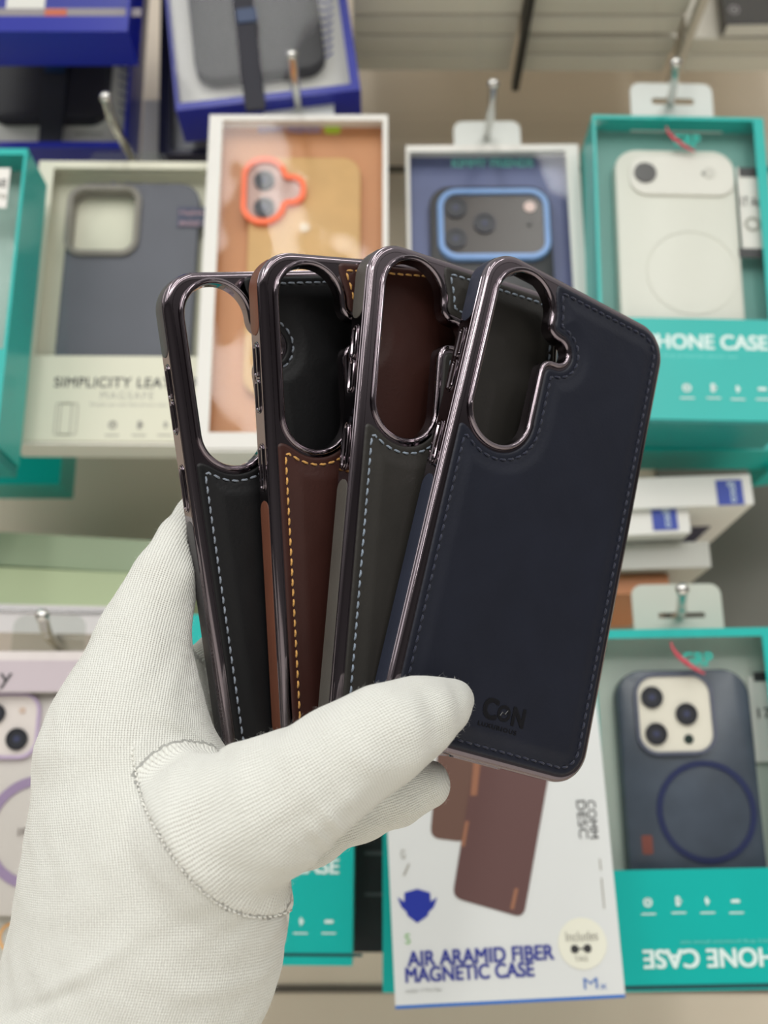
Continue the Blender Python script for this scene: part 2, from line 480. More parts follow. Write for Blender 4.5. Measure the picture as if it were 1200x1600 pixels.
def make_case(label, Rm, t, leather, side, thread):
    M = Matrix(((*Rm[0], t[0] * S), (*Rm[1], t[1] * S), (*Rm[2], t[2] * S), (0, 0, 0, 1)))
    c = empty('phone_case', CM @ M, label, 'phone case', 'leather phone cases fanned in the gloved hand')
    me_shell.build('bumper_frame', CHROME, c, smooth=24)
    plate('back_plate', [[tuple(p * S) for p in OUT + NOUT * -2.4], [tuple(p * S) for p in HOLE]], -1.3 * S, 0.0, CHROME, c)
    plate('lining', [[tuple(p * S) for p in OUT + NOUT * -2.0], [tuple(p * S) for p in HOLE]], -1.55 * S, -1.32 * S, LINING, c)
    LINER.build('inner_liner', LINING, c, smooth=30)
    me_ring.build('camera_ring', CHROME, c, smooth=40)
    lp = link_mesh('leather_panel', ME_LEATHER.copy(), leather, c, smooth=0)
    st = STITCH.build('stitching', thread, lp, smooth=0)
    st['label'] = 'row of thread stitches round the leather panel'
    INLAY_UP.build('side_inlay', side, c, smooth=30)
    INLAY_LOW.build('side_inlay', side, c, smooth=30)
    vb = button_mb(38.4, 48.6).build('volume_button', CHROME, c, smooth=30)
    button_mb(28.0, 38.0).build('volume_button', CHROME, c, smooth=30)
    frame_ring_mb(28.0, 48.6).build('button_surround', CHROME, c, smooth=30)
    button_mb(4.6, 18.2).build('power_button', CHROME, c, smooth=30)
    frame_ring_mb(4.6, 18.2).build('button_surround', CHROME, c, smooth=30)
    # charging port opening in the bottom wall
    pr = MB(); o1 = rrect(-9, 9, -7.2, -3.2, 2.0); o2 = rrect(-8, 8, -6.5, -3.9, 1.3)
    pr.add([], [])
    n = len(o1); L = [[(x * S, (-CH + 0.05) * S, z * S) for x, z in o1], [(x * S, (-CH - 0.35) * S, z * S) for x, z in inset(o1, .3)],
                      [(x * S, (-CH - 0.2) * S, z * S) for x, z in o2], [(x * S, (-CH + 0.6) * S, z * S) for x, z in o2]]
    pr.loft(L, False, True); pr.build('port_opening', CHROME, c, smooth=30)
    # embossed lettering at the foot of the panel
    emb = mat('embossed_' + leather.name, tuple(x * 0.75 for x in leather.node_tree.nodes['Principled BSDF'].inputs['Base Color'].default_value[:3]) + (1,), rough=0.3)
    em = mat('embossed_dark_leather', (0.006, 0.006, 0.008, 1), rough=0.28)
    zt = 1.06 * S
    for ch, x, w, h in (('i', -11.9, 1.5, 6.6), ('C', -5.6, 5.4, 6.2), ('N', 5.1, 4.7, 5.6)):
        text('logo', ch, x * S, -63.2 * S, zt, w * S, em, lp, height=h * S, weight=0.0004, depth=0.00012)
    lm = MB()
    lm.annulus(2.1 * S, -60.4 * S, 2.4 * S, 1.45 * S, zt - .0001, zt + .00014)
    lm.tube([(0.9 * S, -61.4 * S, zt), (1.6 * S, -60.2 * S, zt), (2.6 * S, -60.6 * S, zt), (3.4 * S, -59.4 * S, zt)], 0.3 * S, 6)
    lm.build('logo', em, lp)
    text('logo', 'LUXURIOUS', -6.2 * S, -65.6 * S, zt, 14 * S, em, lp, height=1.25 * S, weight=0.0003, spacing=1.25, depth=0.0001)
    return c

POSES = {
 'navy': (((0.8361, 0.2306, 0.4978), (-0.3125, 0.9459, 0.0867), (-0.4508, -0.2281, 0.863)), (46.63, -1.11, -339.91)),
 'grey': (((0.85, 0.0777, 0.521), (-0.1567, 0.9816, 0.1092), (-0.5029, -0.1745, 0.8465)), (22.14, 3.01, -341.1)),
 'brown': (((0.8732, -0.0563, 0.4841), (0.0363, 0.9981, 0.0507), (-0.486, -0.0267, 0.8736)), (-0.65, 3.48, -345.96)),
 'black': (((0.8698, -0.142, 0.4726), (0.12, 0.9898, 0.0767), (-0.4786, -0.01, 0.878)), (-23.5, 0.59, -347.62)),
}
make_case('navy leather phone case with navy stitching, frontmost in the fan under the gloved thumb', *POSES['navy'],
          leather_mat('navy_leather', srgb(25, 28, 40)), leather_mat('navy_side', srgb(44, 48, 62)), thread_mat('navy_thread', srgb(27, 32, 54)))
make_case('charcoal grey leather phone case with pale blue-grey stitching between navy and brown cases', *POSES['grey'],
          leather_mat('grey_leather', srgb(44, 42, 39)), leather_mat('grey_side', srgb(82, 78, 73)), thread_mat('pale_thread', srgb(128, 140, 154)))
make_case('dark brown leather phone case with golden yellow stitching', *POSES['brown'],
          leather_mat('brown_leather', srgb(58, 31, 26)), leather_mat('brown_side', srgb(110, 68, 52)), thread_mat('gold_thread', srgb(205, 154, 82)))
make_case('black leather phone case with grey stitching, leftmost and hindmost in the fan', *POSES['black'],
          leather_mat('black_leather', srgb(15, 15, 17)), leather_mat('black_side', srgb(70, 68, 70)), thread_mat('grey_thread', srgb(128, 136, 148)))

# ================================================================== GLOVED HAND (distance field -> one continuous surface)
def cp(px, py, d):                           # camera-space millimetres
    return np.array([(px - 600.0) / F * d, -(py - 800.0) / F * d, -d])
def chain(*rows):                            # rows: px, py, depth mm, radius px
    return [(cp(x, y, d), r * d / F) for x, y, d, r in rows]
PALM = [chain((225, 1330, 316, 158), (215, 1480, 312, 176), (150, 1700, 308, 198), (110, 1830, 306, 205)),
        chain((330, 1400, 302, 118), (300, 1500, 308, 120)),
        chain((230, 1310, 318, 160), (196, 1172, 322, 122))]
THUMB = chain((345, 1300, 294, 128), (420, 1260, 290, 104), (487, 1222, 288, 86), (545, 1180, 289, 78), (600, 1148, 292, 74), (655, 1120, 300, 58), (697, 1101, 308, 36), (716, 1091, 312, 22))
INDEX = chain((198, 1180, 322, 122), (212, 1080, 326, 90), (222, 1010, 330, 73), (240, 950, 334, 56), (259, 900, 338, 46), (282, 845, 344, 33), (310, 805, 350, 29), (345, 790, 356, 28))
MIDDLE = chain((215, 1210, 335, 95), (300, 1085, 353, 60), (360, 1030, 361, 50), (430, 985, 367, 46), (505, 955, 372, 38))
RINGF = chain((230, 1280, 345, 95), (310, 1190, 362, 58), (380, 1150, 372, 52), (470, 1115, 380, 46), (560, 1090, 384, 40))
LITTLE = chain((260, 1370, 335, 110), (380, 1330, 336, 66), (480, 1296, 334, 54), (560, 1264, 331, 46), (620, 1243, 329, 41), (668, 1226, 328, 37))

def cap_field(P, segs, k=6.0):
    d = None
    for (a, ra), (b, rb) in zip(segs[:-1], segs[1:]):
        ba = b - a
        t = np.clip(((P - a) @ ba) / (ba @ ba), 0, 1)
        q = np.linalg.norm(P - a - t[..., None] * ba, axis=-1) - (ra + (rb - ra) * t)
        d = q if d is None else smin(d, q, k)
    return d

CASE_BOX = [(np.array(r), np.array(t)) for r, t in POSES.values()]
SEAM_PX = [(212, 1158), (208, 1175), (212, 1205), (222, 1245), (240, 1288), (264, 1328), (292, 1366), (322, 1396), (356, 1419), (392, 1431), (430, 1430), (462, 1418), (505, 1395), (550, 1365)]
def spline(pts, n=8):
    P = np.array(pts, float); out = []
    for i in range(len(P) - 1):
        p0, p1, p2, p3 = P[max(i - 1, 0)], P[i], P[i + 1], P[min(i + 2, len(P) - 1)]
        for t in np.arange(n) / n:
            out.append(0.5 * ((2 * p1) + (-p0 + p2) * t + (2 * p0 - 5 * p1 + 4 * p2 - p3) * t * t + (-p0 + 3 * p1 - 3 * p2 + p3) * t ** 3))
    out.append(P[-1]); return np.array(out)
SEAM = spline(SEAM_PX, 5)
def to_px(P):
    return np.stack([600 + F * P[..., 0] / -P[..., 2], 800 - F * P[..., 1] / -P[..., 2]], -1)

def glove_field(P):
    palm = cap_field(P, PALM[0], 10)
    for c in PALM[1:]: palm = smin(palm, cap_field(P, c, 8), 16)
    d = smin(palm, cap_field(P, THUMB, 5), 9)
    for fgr, k in ((INDEX, 12), (MIDDLE, 8), (RINGF, 8), (LITTLE, 8)):
        d = smin(d, smin(palm, cap_field(P, fgr, 5), k), 1.5)
    # cloth: slack folds at the thumb's lower side and over the knuckle, soft unevenness everywhere
    q = to_px(P); x, y = q[..., 0], q[..., 1]
    front = P[..., 2] > -318
    def fold(x0, y0, x1, y1, w, amp):
        e0 = np.array([x1 - x0, y1 - y0]); L = e0 @ e0
        t = np.clip(((x - x0) * e0[0] + (y - y0) * e0[1]) / L, 0, 1)
        dd = np.hypot(x - x0 - t * e0[0], y - y0 - t * e0[1])
        return amp * np.exp(-(dd / w) ** 2) * np.sin(np.pi * (0.12 + 0.76 * t))
    f = 0
    for a in ((505, 1262, 532, 1300, 8, .9), (486, 1290, 520, 1330, 9, .9), (470, 1318, 502, 1362, 9, .7), (540, 1235, 552, 1262, 8, .6),
              (655, 1075, 690, 1150, 10, -.5), (250, 1135, 355, 1185, 11, -.9), (560, 1175, 600, 1215, 14, .4), (470, 1200, 520, 1240, 16, -.35),
              (60, 1560, 200, 1480, 14, .7), (0, 1590, 150, 1540, 12, -.6), (250, 1570, 420, 1520, 18, .5), (230, 1100, 310, 1150, 12, .4)):
        f = f + fold(*a)
    d = d - np.where(front, f, 0)
    d = d - 0.28 * np.sin(P[..., 0] * 0.33 + 1.7 * np.sin(P[..., 1] * 0.21)) * np.sin(P[..., 1] * 0.27 + 0.4 * P[..., 2])
    # sewn-in thumb: the seam sinks and the thumb side stands a little proud
    near = np.full(x.shape, 1e9); side = np.zeros(x.shape); perp = np.zeros(x.shape)
    for a, b in zip(SEAM[:-1], SEAM[1:]):
        ab = b - a; t = np.clip(((x - a[0]) * ab[0] + (y - a[1]) * ab[1]) / (ab @ ab), 0, 1)
        ex, ey = x - a[0] - t * ab[0], y - a[1] - t * ab[1]
        dd = np.hypot(ex, ey); m = dd < near
        near = np.where(m, dd, near); side = np.where(m, np.sign(ab[0] * ey - ab[1] * ex), side)
        perp = np.where(m, np.abs(ab[0] * ey - ab[1] * ex) / (np.hypot(*ab) * dd + 1e-6), perp)
    s = near * -side                           # positive on the thumb's side
    step = (0.75 * np.exp(-(np.maximum(s, 0) / 28) ** 2) * (s > 0)) * perp ** 2 - 0.34 * np.exp(-(s / 5) ** 2)
    d = d - np.where(front, step, 0)
    # the cases press into the cloth: nothing of the hand inside them
    for Rm, t in CASE_BOX:
        L = (P - t) @ Rm
        bx = sd_rbox(L[..., 0], L[..., 1], -CW - .1, CW + .1, -CH - .1, CH + .1, CR)
        bz = np.abs(L[..., 2] + CT / 2 - 0.5) - (CT / 2 + 0.75)
        d = smax(d, -np.maximum(bx, bz), 0.5)
    return d

def surface_net(fn, lo, hi, h):
    n = np.ceil((np.array(hi) - lo) / h).astype(int) + 1
    ax = [lo[k] + h * np.arange(n[k]) for k in range(3)]
    D = np.empty(n, np.float32)
    for i in range(0, n[0], 12):
        P = np.stack(np.meshgrid(ax[0][i:i + 12], ax[1], ax[2], indexing='ij'), -1)
        D[i:i + 12] = fn(P)
    sg = D < 0
    m = tuple(n - 1)
    cnt = np.zeros(m, np.int16); acc = np.zeros(m + (3,))
    corners = [(a, b, c) for a in (0, 1) for b in (0, 1) for c in (0, 1)]
    def sub(A, c): return A[c[0]:c[0] + m[0], c[1]:c[1] + m[1], c[2]:c[2] + m[2]]
    for c in corners:
        for k in range(3):
            if c[k] == 0:
                c2 = tuple(1 if q == k else c[q] for q in range(3))
                a, b = sub(D, c), sub(D, c2)
                cr = (a < 0) != (b < 0)
                t = np.where(cr, a / np.where(cr, a - b, 1), 0)
                pos = np.zeros(m + (3,)); pos[...] = c; pos[..., k] += t
                acc += pos * cr[..., None]; cnt += cr
    act = cnt > 0
    ids = -np.ones(m, int); ids[act] = np.arange(act.sum())
    I = np.argwhere(act)
    V = np.array(lo) + h * (I + acc[act] / cnt[act][:, None])
    faces = []
    for k in range(3):
        u, w = [q for q in range(3) if q != k]
        sl0 = [slice(1, m[q]) if q != k else slice(0, m[q]) for q in range(3)]
        sl1 = list(sl0); sl1[k] = slice(1, m[k] + 1)
        a, b = sg[tuple(sl0)], sg[tuple(sl1)]
        E_ = np.argwhere(a != b)
        flip = a[tuple(E_.T)]
        base = E_ + np.array([0 if q == k else 1 for q in range(3)])
        q4 = []
        for du, dw in ((-1, -1), (0, -1), (0, 0), (-1, 0)):
            c = base.copy(); c[:, u] += du; c[:, w] += dw
            q4.append(ids[tuple(c.T)])
        Q = np.stack(q4, 1)
        if k == 1: flip = ~flip
        Q[~flip] = Q[~flip][:, ::-1]
        faces.append(Q)
    return V, np.concatenate(faces)

GV, GF = surface_net(glove_field, [-115., -182., -398.], [30., 8., -255.], 1.0)
GF = GF[(GF >= 0).all(1)]
# pull the vertices exactly onto the surface
for _ in range(2):
    d0 = glove_field(GV); g = np.stack([(glove_field(GV + np.eye(3)[k] * 0.3) - d0) / 0.3 for k in range(3)], 1)
    GV = GV - g * (np.clip(d0, -.5, .5) / np.maximum((g ** 2).sum(1), 0.3))[:, None]
GN = g / (np.linalg.norm(g, axis=1)[:, None] + 1e-9)

# knit coordinates: wales run along each limb, courses round it
def axis_samples(ctrl, flat=False):
    C = spline([np.r_[to_px(a), r * F / -a[2]] if flat else np.r_[a, r] for a, r in ctrl], 10)
    X = C[:, :-1]; L = np.r_[0, np.cumsum(np.linalg.norm(np.diff(X, axis=0), axis=1))]
    n = 120; q = np.linspace(0, L[-1], n)
    X = np.stack([np.interp(q, L, X[:, k]) for k in range(X.shape[1])], 1); rad = np.interp(q, L, C[:, -1])
    Tn = np.gradient(X, axis=0); Tn /= np.linalg.norm(Tn, axis=1)[:, None]
    return X, Tn, q, rad
def soft_weights(P, X, sig):
    d2 = ((P[:, None, :] - X[None]) ** 2).sum(2); w = np.exp(-(d2 - d2.min(1)[:, None]) / (2 * sig ** 2))
    return w / w.sum(1)[:, None]
def limb_uv(P, ctrl, wales, sig=9.0):
    X, Tn, q, rad = axis_samples(ctrl); u = np.zeros(len(P)); v = np.zeros(len(P))
    for k in range(0, len(P), 4000):
        p = P[k:k + 4000]; w = soft_weights(p, X, sig)
        s_ = w @ (q - (X * Tn).sum(1)) + ((w @ Tn) * p).sum(1)
        O = p - w @ X; T_ = w @ Tn; T_ /= np.linalg.norm(T_, axis=1)[:, None]
        ref = np.array([0, 0, 1.0]); fw = ref - T_ * (T_ @ ref)[:, None]; fw /= np.linalg.norm(fw, axis=1)[:, None]
        sd = np.cross(T_, fw)
        u[k:k + 4000] = np.arctan2((O * sd).sum(1), (O * fw).sum(1)) / (2 * np.pi) * wales; v[k:k + 4000] = s_
    return u, v
pxv = to_px(GV)
near = np.full(len(GV), 1e9); sidev = np.zeros(len(GV))
for a, b in zip(SEAM[:-1], SEAM[1:]):
    ab = b - a; t = np.clip(((pxv - a) @ ab) / (ab @ ab), 0, 1); ee = pxv - a - t[:, None] * ab
    dd = np.hypot(*ee.T); m = dd < near
    near = np.where(m, dd, near); sidev = np.where(m, -np.sign(ab[0] * ee[:, 1] - ab[1] * ee[:, 0]), sidev)
HAND_AXIS = PALM[0][::-1][0:3] + [PALM[2][1]] + INDEX[1:]
uv_h = limb_uv(GV, HAND_AXIS, 150, 16.0)
def planar_u(P, ctrl, pitch, sig=70.0):      # wale number across a limb, seen square on
    X, Tn, _, rad = axis_samples(ctrl, True); Q = to_px(P); u = np.zeros(len(P)); Nn = np.c_[-Tn[:, 1], Tn[:, 0]]
    for k in range(0, len(P), 4000):
        p = Q[k:k + 4000]; w = soft_weights(p, X, sig)
        off = ((w @ Nn) * p).sum(1) - w @ (X * Nn).sum(1); r = (w @ rad) * 1.35
        u[k:k + 4000] = r * np.arcsin(np.clip(off / r, -1, 1)) / pitch
    return u
uv_h = (planar_u(GV, HAND_AXIS, 4.6), uv_h[1])
uv_t = limb_uv(GV, THUMB, 118)
uv_m = limb_uv(GV, MIDDLE[1:], 72); uv_r = limb_uv(GV, RINGF[1:], 72); uv_l = limb_uv(GV, LITTLE[1:], 70)
fm, fr, fl = cap_field(GV, MIDDLE[1:]), cap_field(GV, RINGF[1:]), cap_field(GV, LITTLE[1:])
ft, fp = cap_field(GV, THUMB), smin(cap_field(GV, PALM[0]), cap_field(GV, INDEX), 3)
which = np.zeros(len(GV), int)
which[(sidev > 0) & (GV[:, 2] > -322) & (ft < 6) & (pxv[:, 1] > 1050)] = 1
for i, q in ((2, fm), (3, fr), (4, fl)): which[(q < 0.8) & (fp > 1.5) & (which != 1)] = i
UVS = [uv_h, uv_t, uv_m, uv_r, uv_l]
GU = np.choose(which, [q[0] for q in UVS]); GVV = np.choose(which, [q[1] for q in UVS]) / 0.62

def glove_material():
    m = bpy.data.materials.new('white_cotton_knit'); m.use_nodes = True
    nt = m.node_tree; b = nt.nodes['Principled BSDF']; N = nt.nodes.new; Lk = nt.links.new
    b.inputs['Roughness'].default_value = 0.92; b.inputs['Specular IOR Level'].default_value = 0.15
    b.inputs['Sheen Weight'].default_value = 0.35; b.inputs['Sheen Roughness'].default_value = 0.6
    b.inputs['Subsurface Weight'].default_value = 0.0
    uv = N('ShaderNodeUVMap'); uv.uv_map = 'knit'
    tc = N('ShaderNodeTexCoord')
    nz = N('ShaderNodeTexNoise'); nz.inputs['Scale'].default_value = 900; nz.inputs['Detail'].default_value = 2
    Lk(tc.outputs['Object'], nz.inputs['Vector'])
    sep = N('ShaderNodeSeparateXYZ'); Lk(uv.outputs[0], sep.inputs[0])
    def math_(op, a, b_=None, c=None):
        n = N('ShaderNodeMath'); n.operation = op
        for i, q in enumerate((a, b_, c)):
            if q is None: continue
            if isinstance(q, (int, float)): n.inputs[i].default_value = q
            else: Lk(q, n.inputs[i])
        return n.outputs[0]
    wob = math_('MULTIPLY_ADD', nz.outputs['Fac'], 0.5, -0.25)
    u = math_('ADD', sep.outputs['X'], wob)
    wale = math_('ABSOLUTE', math_('SINE', math_('MULTIPLY', u, math.pi)))            # 0 in the gaps between wales
    vv = math_('ADD', sep.outputs['Y'], math_('MULTIPLY', wale, 0.5))                   # V-shaped stitches
    loop = math_('MULTIPLY_ADD', math_('SINE', math_('MULTIPLY', vv, 2 * math.pi)), 0.5, 0.5)
    n2 = N('ShaderNodeTexNoise'); n2.inputs['Scale'].default_value = 330; n2.inputs['Detail'].default_value = 3
    Lk(tc.outputs['Object'], n2.inputs['Vector'])
    h = math_('ADD', math_('MULTIPLY', math_('POWER', wale, 0.6), 0.75), math_('MULTIPLY', loop, 0.3))
    h = math_('ADD', h, math_('MULTIPLY', n2.outputs['Fac'], 0.5))
    h = math_('ADD', h, math_('MULTIPLY', nz.outputs['Fac'], 0.35))
    bp = N('ShaderNodeBump'); bp.inputs['Strength'].default_value = 0.75; bp.inputs['Distance'].default_value = 0.00048
    Lk(h, bp.inputs['Height']); Lk(bp.outputs[0], b.inputs['Normal'])
    # darker stitch openings: painted shade of the rib valleys plus skin seen through
    n3 = N('ShaderNodeTexNoise'); n3.inputs['Scale'].default_value = 70; n3.inputs['Detail'].default_value = 3
    Lk(tc.outputs['Object'], n3.inputs['Vector'])
    gap = math_('MULTIPLY', math_('SUBTRACT', 1.0, math_('MINIMUM', math_('MULTIPLY', wale, 1.9), 1.0)), math_('POWER', math_('SUBTRACT', 1.0, loop), 1.5))
    gap = math_('MULTIPLY', gap, math_('MINIMUM', math_('MULTIPLY', math_('POWER', n3.outputs['Fac'], 2.0), 2.6), 1.0))
    gap = math_('MULTIPLY', gap, 1.0)
    mx = N('ShaderNodeMix'); mx.data_type = 'RGBA'
    mx.inputs['A'].default_value = (0.78, 0.785, 0.725, 1); mx.inputs['B'].default_value = (0.30, 0.23, 0.18, 1)
    Lk(gap, mx.inputs['Factor']); Lk(mx.outputs['Result'], b.inputs['Base Color'])
    return m
KNIT = glove_material()
person = empty('person', CM @ Matrix.Translation((-0.07, -0.15, -0.31)), 'left hand in a white knitted cotton glove holding up four fanned phone cases', 'person')
bpy.context.view_layer.update()
OFF = np.array([0.07, 0.15, 0.31])
me = bpy.data.meshes.new('glove'); me.from_pydata((GV * S + OFF).tolist(), [], GF.tolist()); me.update()
uvl = me.uv_layers.new(name='knit')
li = np.empty(len(me.loops), int); me.loops.foreach_get('vertex_index', li)
uvl.data.foreach_set('uv', np.c_[GU, GVV][li].ravel())
glove = link_mesh('glove', me, KNIT, person, smooth=0)

# stitches along the thumb seam
from mathutils.bvhtree import BVHTree
BV = BVHTree.FromPolygons([tuple(p) for p in GV], [tuple(f_) for f_ in GF])
THREAD = mat('white_seam_thread', (0.84, 0.835, 0.78, 1), rough=0.9)
mb = MB(); sp = spline(SEAM_PX, 14)
L_ = np.r_[0, np.cumsum(np.hypot(*np.diff(sp, axis=0).T))]
for s in np.arange(2, L_[-1], 8.0):
    x0, y0 = np.interp(s, L_, sp[:, 0]), np.interp(s, L_, sp[:, 1]); x1, y1 = np.interp(s + 6, L_, sp[:, 0]), np.interp(s + 6, L_, sp[:, 1])
    pts = []
    for t, lift in ((0, -.15), (.3, .30), (.7, .32), (1, -.12)):
        px_, py_ = x0 + (x1 - x0) * t + rng.normal(0, .5), y0 + (y1 - y0) * t + rng.normal(0, .5)
        d_ = Vector(((px_ - 600) / F, -(py_ - 800) / F, -1)).normalized()
        hit = BV.ray_cast(Vector((0, 0, 0)), d_)
        if hit[0] is None: break
        pts.append(hit[0] + hit[1].normalized() * lift * (1 if hit[1].dot(d_) < 0 else -1))
    if len(pts) == 4: mb.tube([p * S + Vector(OFF) for p in pts], [.14 * S, .26 * S, .26 * S, .14 * S], 6)
tag(mb.build('seam_thread', THREAD, glove, smooth=0), kind='stuff')

# loose cotton fuzz standing off the knit
FUZZ = mat('cotton_fuzz', (0.85, 0.85, 0.81, 1), rough=1.0)
mb = MB()
vis = np.where((GV[:, 1] > -176))[0]
for i in rng.choice(vis, 15000):
    p = GV[i]; n = GN[i]
    tdir = rng.normal(size=3); tdir -= n * (tdir @ n); tdir /= np.linalg.norm(tdir) + 1e-9
    ln = min(1.7, rng.gamma(2.2, 0.3)); lean = rng.uniform(0.4, 1.8); r0 = rng.uniform(0.010, 0.017)
    a = p - n * .1; b = p + (n + tdir * lean) * ln * .5; c = b + (n * .5 + tdir * lean * 1.2 + rng.normal(size=3) * .5) * ln * .5
    w = np.cross(n, tdir) * r0
    q = [a - w, a + w, a + n * r0, b - w, b + w, b + n * r0, c]
    mb.add([tuple(v_ * S + OFF) for v_ in q], [(0, 1, 4, 3), (1, 2, 5, 4), (2, 0, 3, 5), (3, 4, 6), (4, 5, 6), (5, 3, 6)])
tag(mb.build('fuzz', FUZZ, glove), kind='stuff')

# ================================================================== THE DISPLAY WALL
WALL_Y = 0.76
WALLM = mat('wall_paint', srgb(220, 206, 186), rough=0.55, noise=0.03, nscale=6)
GROOVE = mat('wall_groove', srgb(86, 80, 72), rough=0.8)
w = MB().box(-1.4, 1.4, WALL_Y, WALL_Y + 0.02, CAM_Z - 1.3, CAM_Z + 0.95).build('wall_back', WALLM); tag(w, kind='structure')
fl = MB().box(-3, 3, -4, WALL_Y + .02, -0.02, 0).build('floor', mat('floor_tiles', srgb(236, 232, 224), rough=0.35, noise=.03, nscale=3)); tag(fl, kind='structure')
for i, py in enumerate((265, 905, 1545)):
    z = at(600, py, WALL_Y).z
    t_ = MB().box(-1.4, 1.4, WALL_Y - 0.0012, WALL_Y, z - 0.0022, z + 0.0022).build('trim_%d' % (i + 1), GROOVE); tag(t_, kind='structure')

pa, pb = at(1042, 985, WALL_Y), at(1042, 690, WALL_Y)
tag(MB().box(pa.x, 1.4, WALL_Y - .004, WALL_Y, pa.z, pb.z).build('trim_4', mat('grey_wall_patch', srgb(118, 116, 108), rough=.55, noise=.03, nscale=6)), kind='structure')  # darker grey sheet laid over the right part of the wall
class Box:
    """front face given by three pixels on the vertical plane at distance Y; local x right, y up, z towards the shop"""
    def __init__(s, TL, TR, BL, Y, depth):
        a, b, c = at(*TL, Y), at(*TR, Y), at(*BL, Y)
        ex = (b - a).normalized(); ez = Vector((0, -1, 0)); ey = ez.cross(ex)
        s.W = (b - a).length; s.H = (a - c).dot(ey); s.D = depth
        o = a - ey * s.H
        s.M = Matrix(((ex.x, ey.x, ez.x, o.x), (ex.y, ey.y, ez.y, o.y), (ex.z, ey.z, ez.z, o.z), (0, 0, 0, 1)))
        s.Mi = s.M.inverted()
    def l(s, px, py, z=0.0):
        o = s.Mi @ CM.translation; d = (s.Mi.to_3x3() @ (CM.to_3x3() @ ray_cam(px, py)))
        p = o + d * ((z - o.z) / d.z)
        return p.x, p.y
    def rect(s, x0, y0, x1, y1, z=0.0):      # pixel rectangle -> local x0, x1, y0, y1
        a, b = s.l(x0, y1, z), s.l(x1, y0, z)
        c, d = s.l(x0, y0, z), s.l(x1, y1, z)
        return ((a[0] + c[0]) / 2, (b[0] + d[0]) / 2, (a[1] + d[1]) / 2, (b[1] + c[1]) / 2)
    def text(s, name, body, x0, y0, x1, y1, m, parent, z=0.0004, **k):
        X0, X1, Y0, Y1 = s.rect(x0, y0, x1, y1, z)
        return text(name, body, X0, Y0, z, X1 - X0, m, parent, height=Y1 - Y0, **k)

T = 0.0009
def carton(b, label, colour, win=None, group='boxed phone cases on the display hooks', name='packaging_box', film_mat=None, card=None, card_z=None, edge=None):
    r = empty(name, b.M, label, 'box', group)
    mb = MB(); W, H, D = b.W, b.H, b.D
    mb.box(0, W, 0, H, -D, -D + T)
    mb.box(0, T, 0, H, -D + T, 0); mb.box(W - T, W, 0, H, -D + T, 0)
    mb.box(T, W - T, 0, T, -D + T, 0); mb.box(T, W - T, H - T, H, -D + T, 0)
    if win:
        x0, x1, y0, y1 = win
        x0, y0, x1, y1 = max(x0, 2 * T), max(y0, 2 * T), min(x1, W - 2 * T), min(y1, H - 2 * T)
        mb.ring([(0, 0), (W, 0), (W, H), (0, H)], [(x0, y0), (x1, y0), (x1, y1), (x0, y1)], 0, T * .6)
        if film_mat:
            n = 7
            f = MB(); xs = np.linspace(x0 - .001, x1 + .001, n * 2 + 1); ys = np.linspace(y0 - .001, y1 + .001, n * 2 + 1)
            vs = [(x, y, -0.0004 - 0.0018 * max(0, 1 - ((x - W / 2) / (W / 2)) ** 2) * max(0, 1 - ((y - (y0 + y1) / 2) / ((y1 - y0) / 2 + .001)) ** 2)) for y in ys for x in xs]
            m_ = len(xs); fs = [(j * m_ + i, j * m_ + i + 1, (j + 1) * m_ + i + 1, (j + 1) * m_ + i) for j in range(len(ys) - 1) for i in range(m_ - 1)]
            f.add(vs, fs); f.build('window_film', film_mat, r, smooth=0)
    else:
        mb.box(0, W, 0, H, 0, T * .6)
    mb.build('carton', colour, r)
    if card:
        z = card_z if card_z is not None else -D + 0.004
        MB().box(T * 1.2, W - T * 1.2, T * 1.2, H - T * 1.2, z - 0.0012, z).build('backing_card', card, r)
    return r
def hang_tab(b, r, x0, y0, x1, y1, m, slot=None):
    z = -b.D + 0.0006
    X0, X1, Y0, Y1 = b.rect(x0, y0, x1, y1, z)
    Y0 = b.H - 0.001
    polys = [rrect(X0, X1, Y0 - 0.004, Y1, 0.006)]
    if slot:
        a, c, d, e_ = b.rect(*slot, z)
        polys.append(rrect(a, c, max(d, b.H + 0.001), max(e_, b.H + .003), min((e_ - d) / 2, 0.0018)))
    return plate('hang_tab', polys, z - 0.0004, z + 0.0004, m, r)
def thing(name, b, label, cat, group=None): return empty(name, b.M, label, cat, group)
def rr(mb, X0, X1, Y0, Y1, r, z0, z1, bev=0.001): return mb.slab(rrect(X0, X1, Y0, Y1, r, 8), z0, z1, bev)
def hook(label, pts, r=0.0027):
    h = empty('display_hook', Matrix.Translation(Vector(pts[-1])), label, 'hook', 'metal display hooks')
    o = Vector(pts[-1]); P = [Vector(p) - o for p in pts]
    Q = spline([tuple(p) for p in P], 6)
    MB().tube([Vector(q) for q in Q], r, 12).build('rod', STEEL, h, smooth=40)
    t = MB(); tip = P[0]; loops = []
    for k in range(7):
        a = math.pi * k / 6 - math.pi / 2; loops.append((tip + Vector((0, -r * 1.25 * math.sin(a) * .8, 0)), r * 1.3 * max(.03, math.cos(a))))
    t.tube([p for p, _ in loops], [q for _, q in loops], 14); t.build('end_cap', STEEL, h, smooth=0)
    MB().box(-.012, .012, -.002, .001, -.02, .008).build('wall_bracket', STEEL, h)
    return h
STEEL = mat('bright_steel', (0.62, 0.61, 0.58, 1), rough=0.18, metal=1.0)

